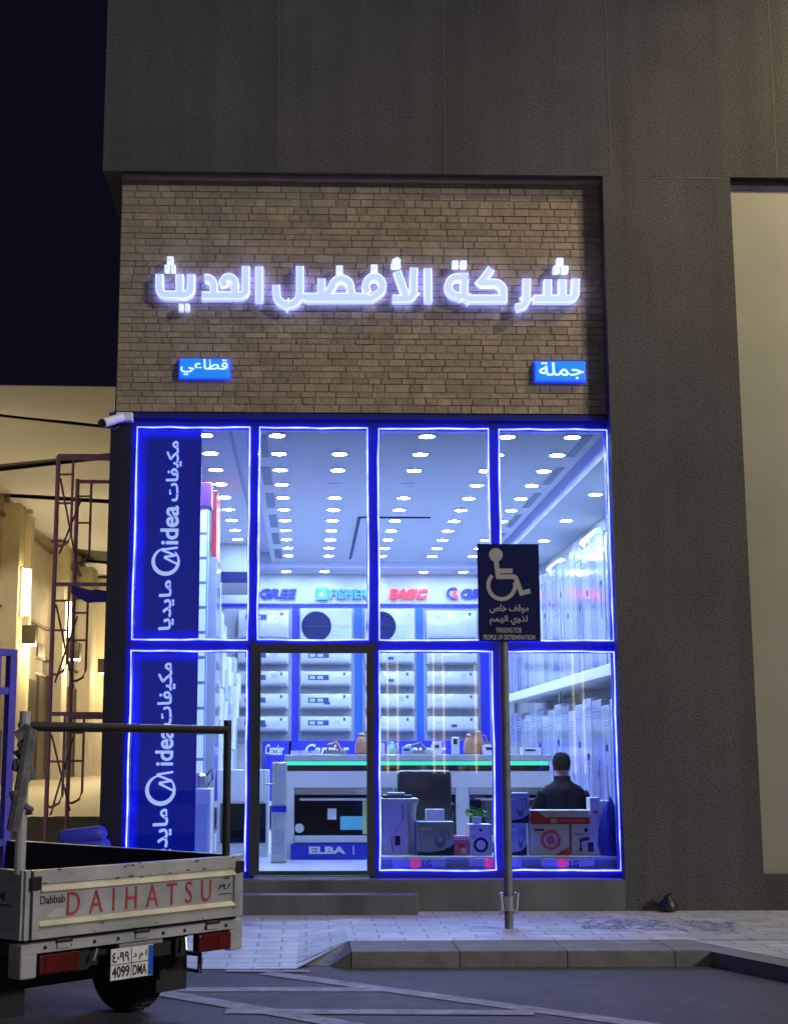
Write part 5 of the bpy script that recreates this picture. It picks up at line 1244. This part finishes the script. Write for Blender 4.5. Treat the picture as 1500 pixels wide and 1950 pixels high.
for (u0, u1, pr_) in ((94, 104, .5), (150, 160, .5), (178, 188, .5), (30, 36, .4)):
    MB().box(XA + .001, XA + pr_, ya(u0), ya(u1), ZA, 8.6).build('pilaster', M_CREAM, ar, True)
MB().box(XA + .001, XA + .28, ya(36), ya(56), P(40, 1290, ya(36)).z, P(40, 1190, ya(36)).z).build('fascia', M_CREAM, ar, True)
for z_ in (4.55, 5.6, 8.2): MB().box(XA + .001, XA + .07, 14.5, YE - .5, z_, z_ + .07).build('cornice', mat('brown_trim', (.16, .12, .075), .6), ar, True)
MB().box(XA + .001, XA + .05, 14.5, YE - .5, ZA + .001, ZA + .25).build('skirting', mat('brown_trim', (.16, .12, .075), .6), ar, True)
bay(112, 126, 1305); bay(134, 147, 1308)
# end wall of the arcade
MB().box(XA, 4, YE, YE + 1, ZA, 9).build('end_wall', M_CREAM, ar, True)
q = MB()
for k in range(4): x0 = XA + 1.1 + 1.9 * k; q.box(x0, x0 + 1.1, YE - .03, YE - .001, ZA, 4.6)
q.build('end_opening', M_SHADE, ar, True)
# coloured wall picture and switch box
y_ = ya(75); o = MB().box(XA + .05, XA + .12, y_ - .5, y_ + .7, P(75, 1252, y_).z, P(75, 1226, y_).z).box(XA + .121, XA + .125, y_ + .1, y_ + .68, P(75, 1250, y_).z, P(75, 1228, y_).z, 1).build('wall_picture', [mat('dark_picture', (.08, .08, .07), .5), mat('red_picture', (.45, .07, .03), .5)], recenter=True); tag(o, 'small dark and red picture on the cream arcade wall', 'picture')
# tube lights on the pilasters and lamps below
M_WARM = mat('warm_tube', (1, .9, .7), .4, emit=(1, .78, .38), es=26)
for i, (u, v0, v1, wd, lab) in enumerate(((6, 1085, 1172, 12, 'tall glowing tube light nearest the truck rack'), (96, 1147, 1213, 7, 'glowing vertical tube light behind the scaffold legs'), (181, 1172, 1256, 7, 'glowing vertical tube light close to the shop corner post'))):
    y_ = ya(u); x_ = XA + .55; p0, p1 = P(u, v1, y_), P(u, v0, y_)
    t = thing('tube_light', lab, 'wall light', (x_, y_, p0.z))
    MB().box(XA + .5, XA + .57, y_ - .2, y_ + .2, p0.z - .05, p1.z + .05).build('housing', M_CREAM, t, True)
    MB().tube([(XA + .68, y_ - .1, p0.z), (XA + .68, y_ - .1, p1.z)], .12, 10).build('tube', M_WARM, t, True)
    if u == 6: MB().box(XA + .001, XA + .499, y_ - .4, y_ + .4, ZA, 8.6).build('bracket', M_CREAM, t, True)
for i, (u, v, lab) in enumerate(((-95, 1170, 'unseen wall lamp added to light the near canopy panels'), (-220, 1130, 'second unseen wall lamp added to light the canopy front'), (26, 1214, 'dark box wall lamp shining down above the truck rack'), (106, 1244, 'dark wall lamp between the scaffold legs'), (166, 1272, 'dark wall lamp on the pier beside the far shopfront'), (194, 1284, 'dark wall lamp nearest the shop corner post'))):  # first two are added out of view to brighten the canopy
    y_ = ya(u); p0 = P(u, v, y_); xo = XA + (.31 if u == 26 else .51)
    t = thing('wall_lamp', lab, 'wall light', (xo, y_, p0.z))
    MB().box(xo, xo + .42, y_ - .2, y_ + .2, p0.z - .2, p0.z + .35, bev=.02).build('shade', mat('black_lamp_shade', (.012, .010, .008), .5), t, True)
    MB().box(xo + .06, xo + .38, y_ - .16, y_ + .16, p0.z - .24, p0.z - .201).build('bulb', M_WARM, t, True)
    pl = bpy.data.lights.new('wall_lamp_glow', 'POINT'); pl.energy = 170 if u < -50 else 300; pl.color = (1, .78, .38); pl.shadow_soft_size = .15
    lo = bpy.data.objects.new('wall_lamp_glow', pl); col.objects.link(lo); lo.location = (xo + .75, y_, p0.z - .35)
# canopy of long tilted cloth panels
cz = 8.9; M_BEAM = mat('dark_beam', (.02, .015, .012), .8)
cn = thing('fabric_canopy', 'pale tensioned canopy panels spanning the arcade passage with dark gaps between', 'canopy', (-6, 25, cz))
edges = [((734, 737), (787, 812)), ((794, 818), (884, 861)), ((898, 873), (938, 952)), ((946, 960), (1032, 1052)), ((1054, 1076), (1100, 1106)), ((1108, 1116), (1150, 1158))]
for i, (f_, b_) in enumerate(edges):
    def at_(u, e, z): v = e[0] + (e[1] - e[0]) * u / 222; return G(u, v, z)
    q = MB(); N = 8; us = [-160 + 460 * k / N for k in range(N + 1)]
    fr = [at_(u, f_, cz + .25 * math.sin(k * .8 + i) * 0) for k, u in enumerate(us)]; bk = [at_(u, b_, cz - .0) for k, u in enumerate(us)]
    M_ = 5; vv = []
    for j in range(M_ + 1):
        for k in range(N + 1):
            p = fr[k].lerp(bk[k], j / M_); p.z -= .25 * math.sin(PI * j / M_) * math.sin(PI * min(1, max(0, k / N))); vv.append(p)
    top = [p + Vector((0, 0, .012)) for p in vv]; n0 = len(vv); L_ = N + 1
    fs = [(j * L_ + k, (j + 1) * L_ + k, (j + 1) * L_ + k + 1, j * L_ + k + 1) for j in range(M_) for k in range(N)]
    q.add(vv, fs); q.add(top, [f2[::-1] for f2 in fs])
    for j in (0, M_): q.add([vv[j * L_ + k] for k in range(L_)] + [top[j * L_ + k] for k in range(L_)], [(k, k + 1, L_ + k + 1, L_ + k) for k in range(N)])
    q.build('cloth_panel', mat('cream_canopy', (.52, .53, .58), .85), cn, True, smooth=True)

    if i < len(edges) - 1:                   # dark beam over the gap behind this panel
        n0_, n1_ = b_, edges[i + 1][0]; p0, p1, p2, p3 = G(-150, n0_[0] + (n0_[1] - n0_[0]) * -150 / 222, cz), G(300, n0_[0] + (n0_[1] - n0_[0]) * 300 / 222, cz), G(300, n1_[0] + (n1_[1] - n1_[0]) * 300 / 222, cz), G(-150, n1_[0] + (n1_[1] - n1_[0]) * -150 / 222, cz)
        up_ = Vector((0, 0, .10)); bk_ = Vector((0, .9, 0))
        MB().prism([p0 + up_ - bk_ * .4, p1 + up_ - bk_ * .4, p2 + up_ + bk_, p3 + up_ + bk_], (0, 0, .3)).build('beam', M_BEAM, cn, True)

# ================================================================== STREET LAMP that lights the upper wall
LX, LY, LZ = 8.6, -3.2, 11.2
t = thing('street_lamp', 'tall street lamp with a glowing yellow head beside the beige panel wall', 'street lamp', (LX, LY, 0))
MB().tube([(LX, LY, 0), (LX, LY, LZ), (LX - .1, LY + .1, LZ + .2), (LX - .8, LY + .3, LZ + .25)], [.09, .06, .055, .05], 14).build('pole', M_GREY, t, True)
MB().box(LX - 1.3, LX - .75, LY + .15, LY + .45, LZ + .2, LZ + .3, bev=.02).build('head', M_GREY, t, True)
MB().box(LX - 1.25, LX - .8, LY + .19, LY + .41, LZ + .18, LZ + .199).build('lens', mat('yellow_lamp', (1, .9, .6), .4, emit=(1, .72, .25), es=20), t, True)
pl = bpy.data.lights.new('street_lamp_glow', 'SPOT'); pl.energy = 1700; pl.color = (1, .84, .44); pl.spot_size = R(165); pl.spot_blend = .8; pl.shadow_soft_size = .12
lo = bpy.data.objects.new('street_lamp_glow', pl); col.objects.link(lo); lo.location = (LX - 1.02, LY + .3, LZ + .1)

# ================================================================== LIT COLUMNS ACROSS THE STREET (seen as reflections in the glass)
for i, (u, lab) in enumerate(((748, 'first lit column across the street'), (836, 'second lit column across the street'), (897, 'third lit column across the street'), (1104, 'last lit column across the street'))):
    yv = 32.0; x_ = P(u, 1439, yv).x; yc = 2 * YG - yv
    t = thing('lit_column', lab, 'column', (x_, yc, -.3))
    MB().box(x_ - .3, x_ + .3, yc - .6, yc - .1, -.3, 6.2, bev=.03).build('shaft', M_CREAM, t, True)
    for dx in (-.16, .16): MB().tube([(x_ + dx, yc, .9), (x_ + dx, yc, 4.5 + .35 * (i % 2))], .03, 8).build('tube', mat('dim_warm_tube', (1, .9, .7), .4, emit=(1, .86, .55), es=7), t, True)
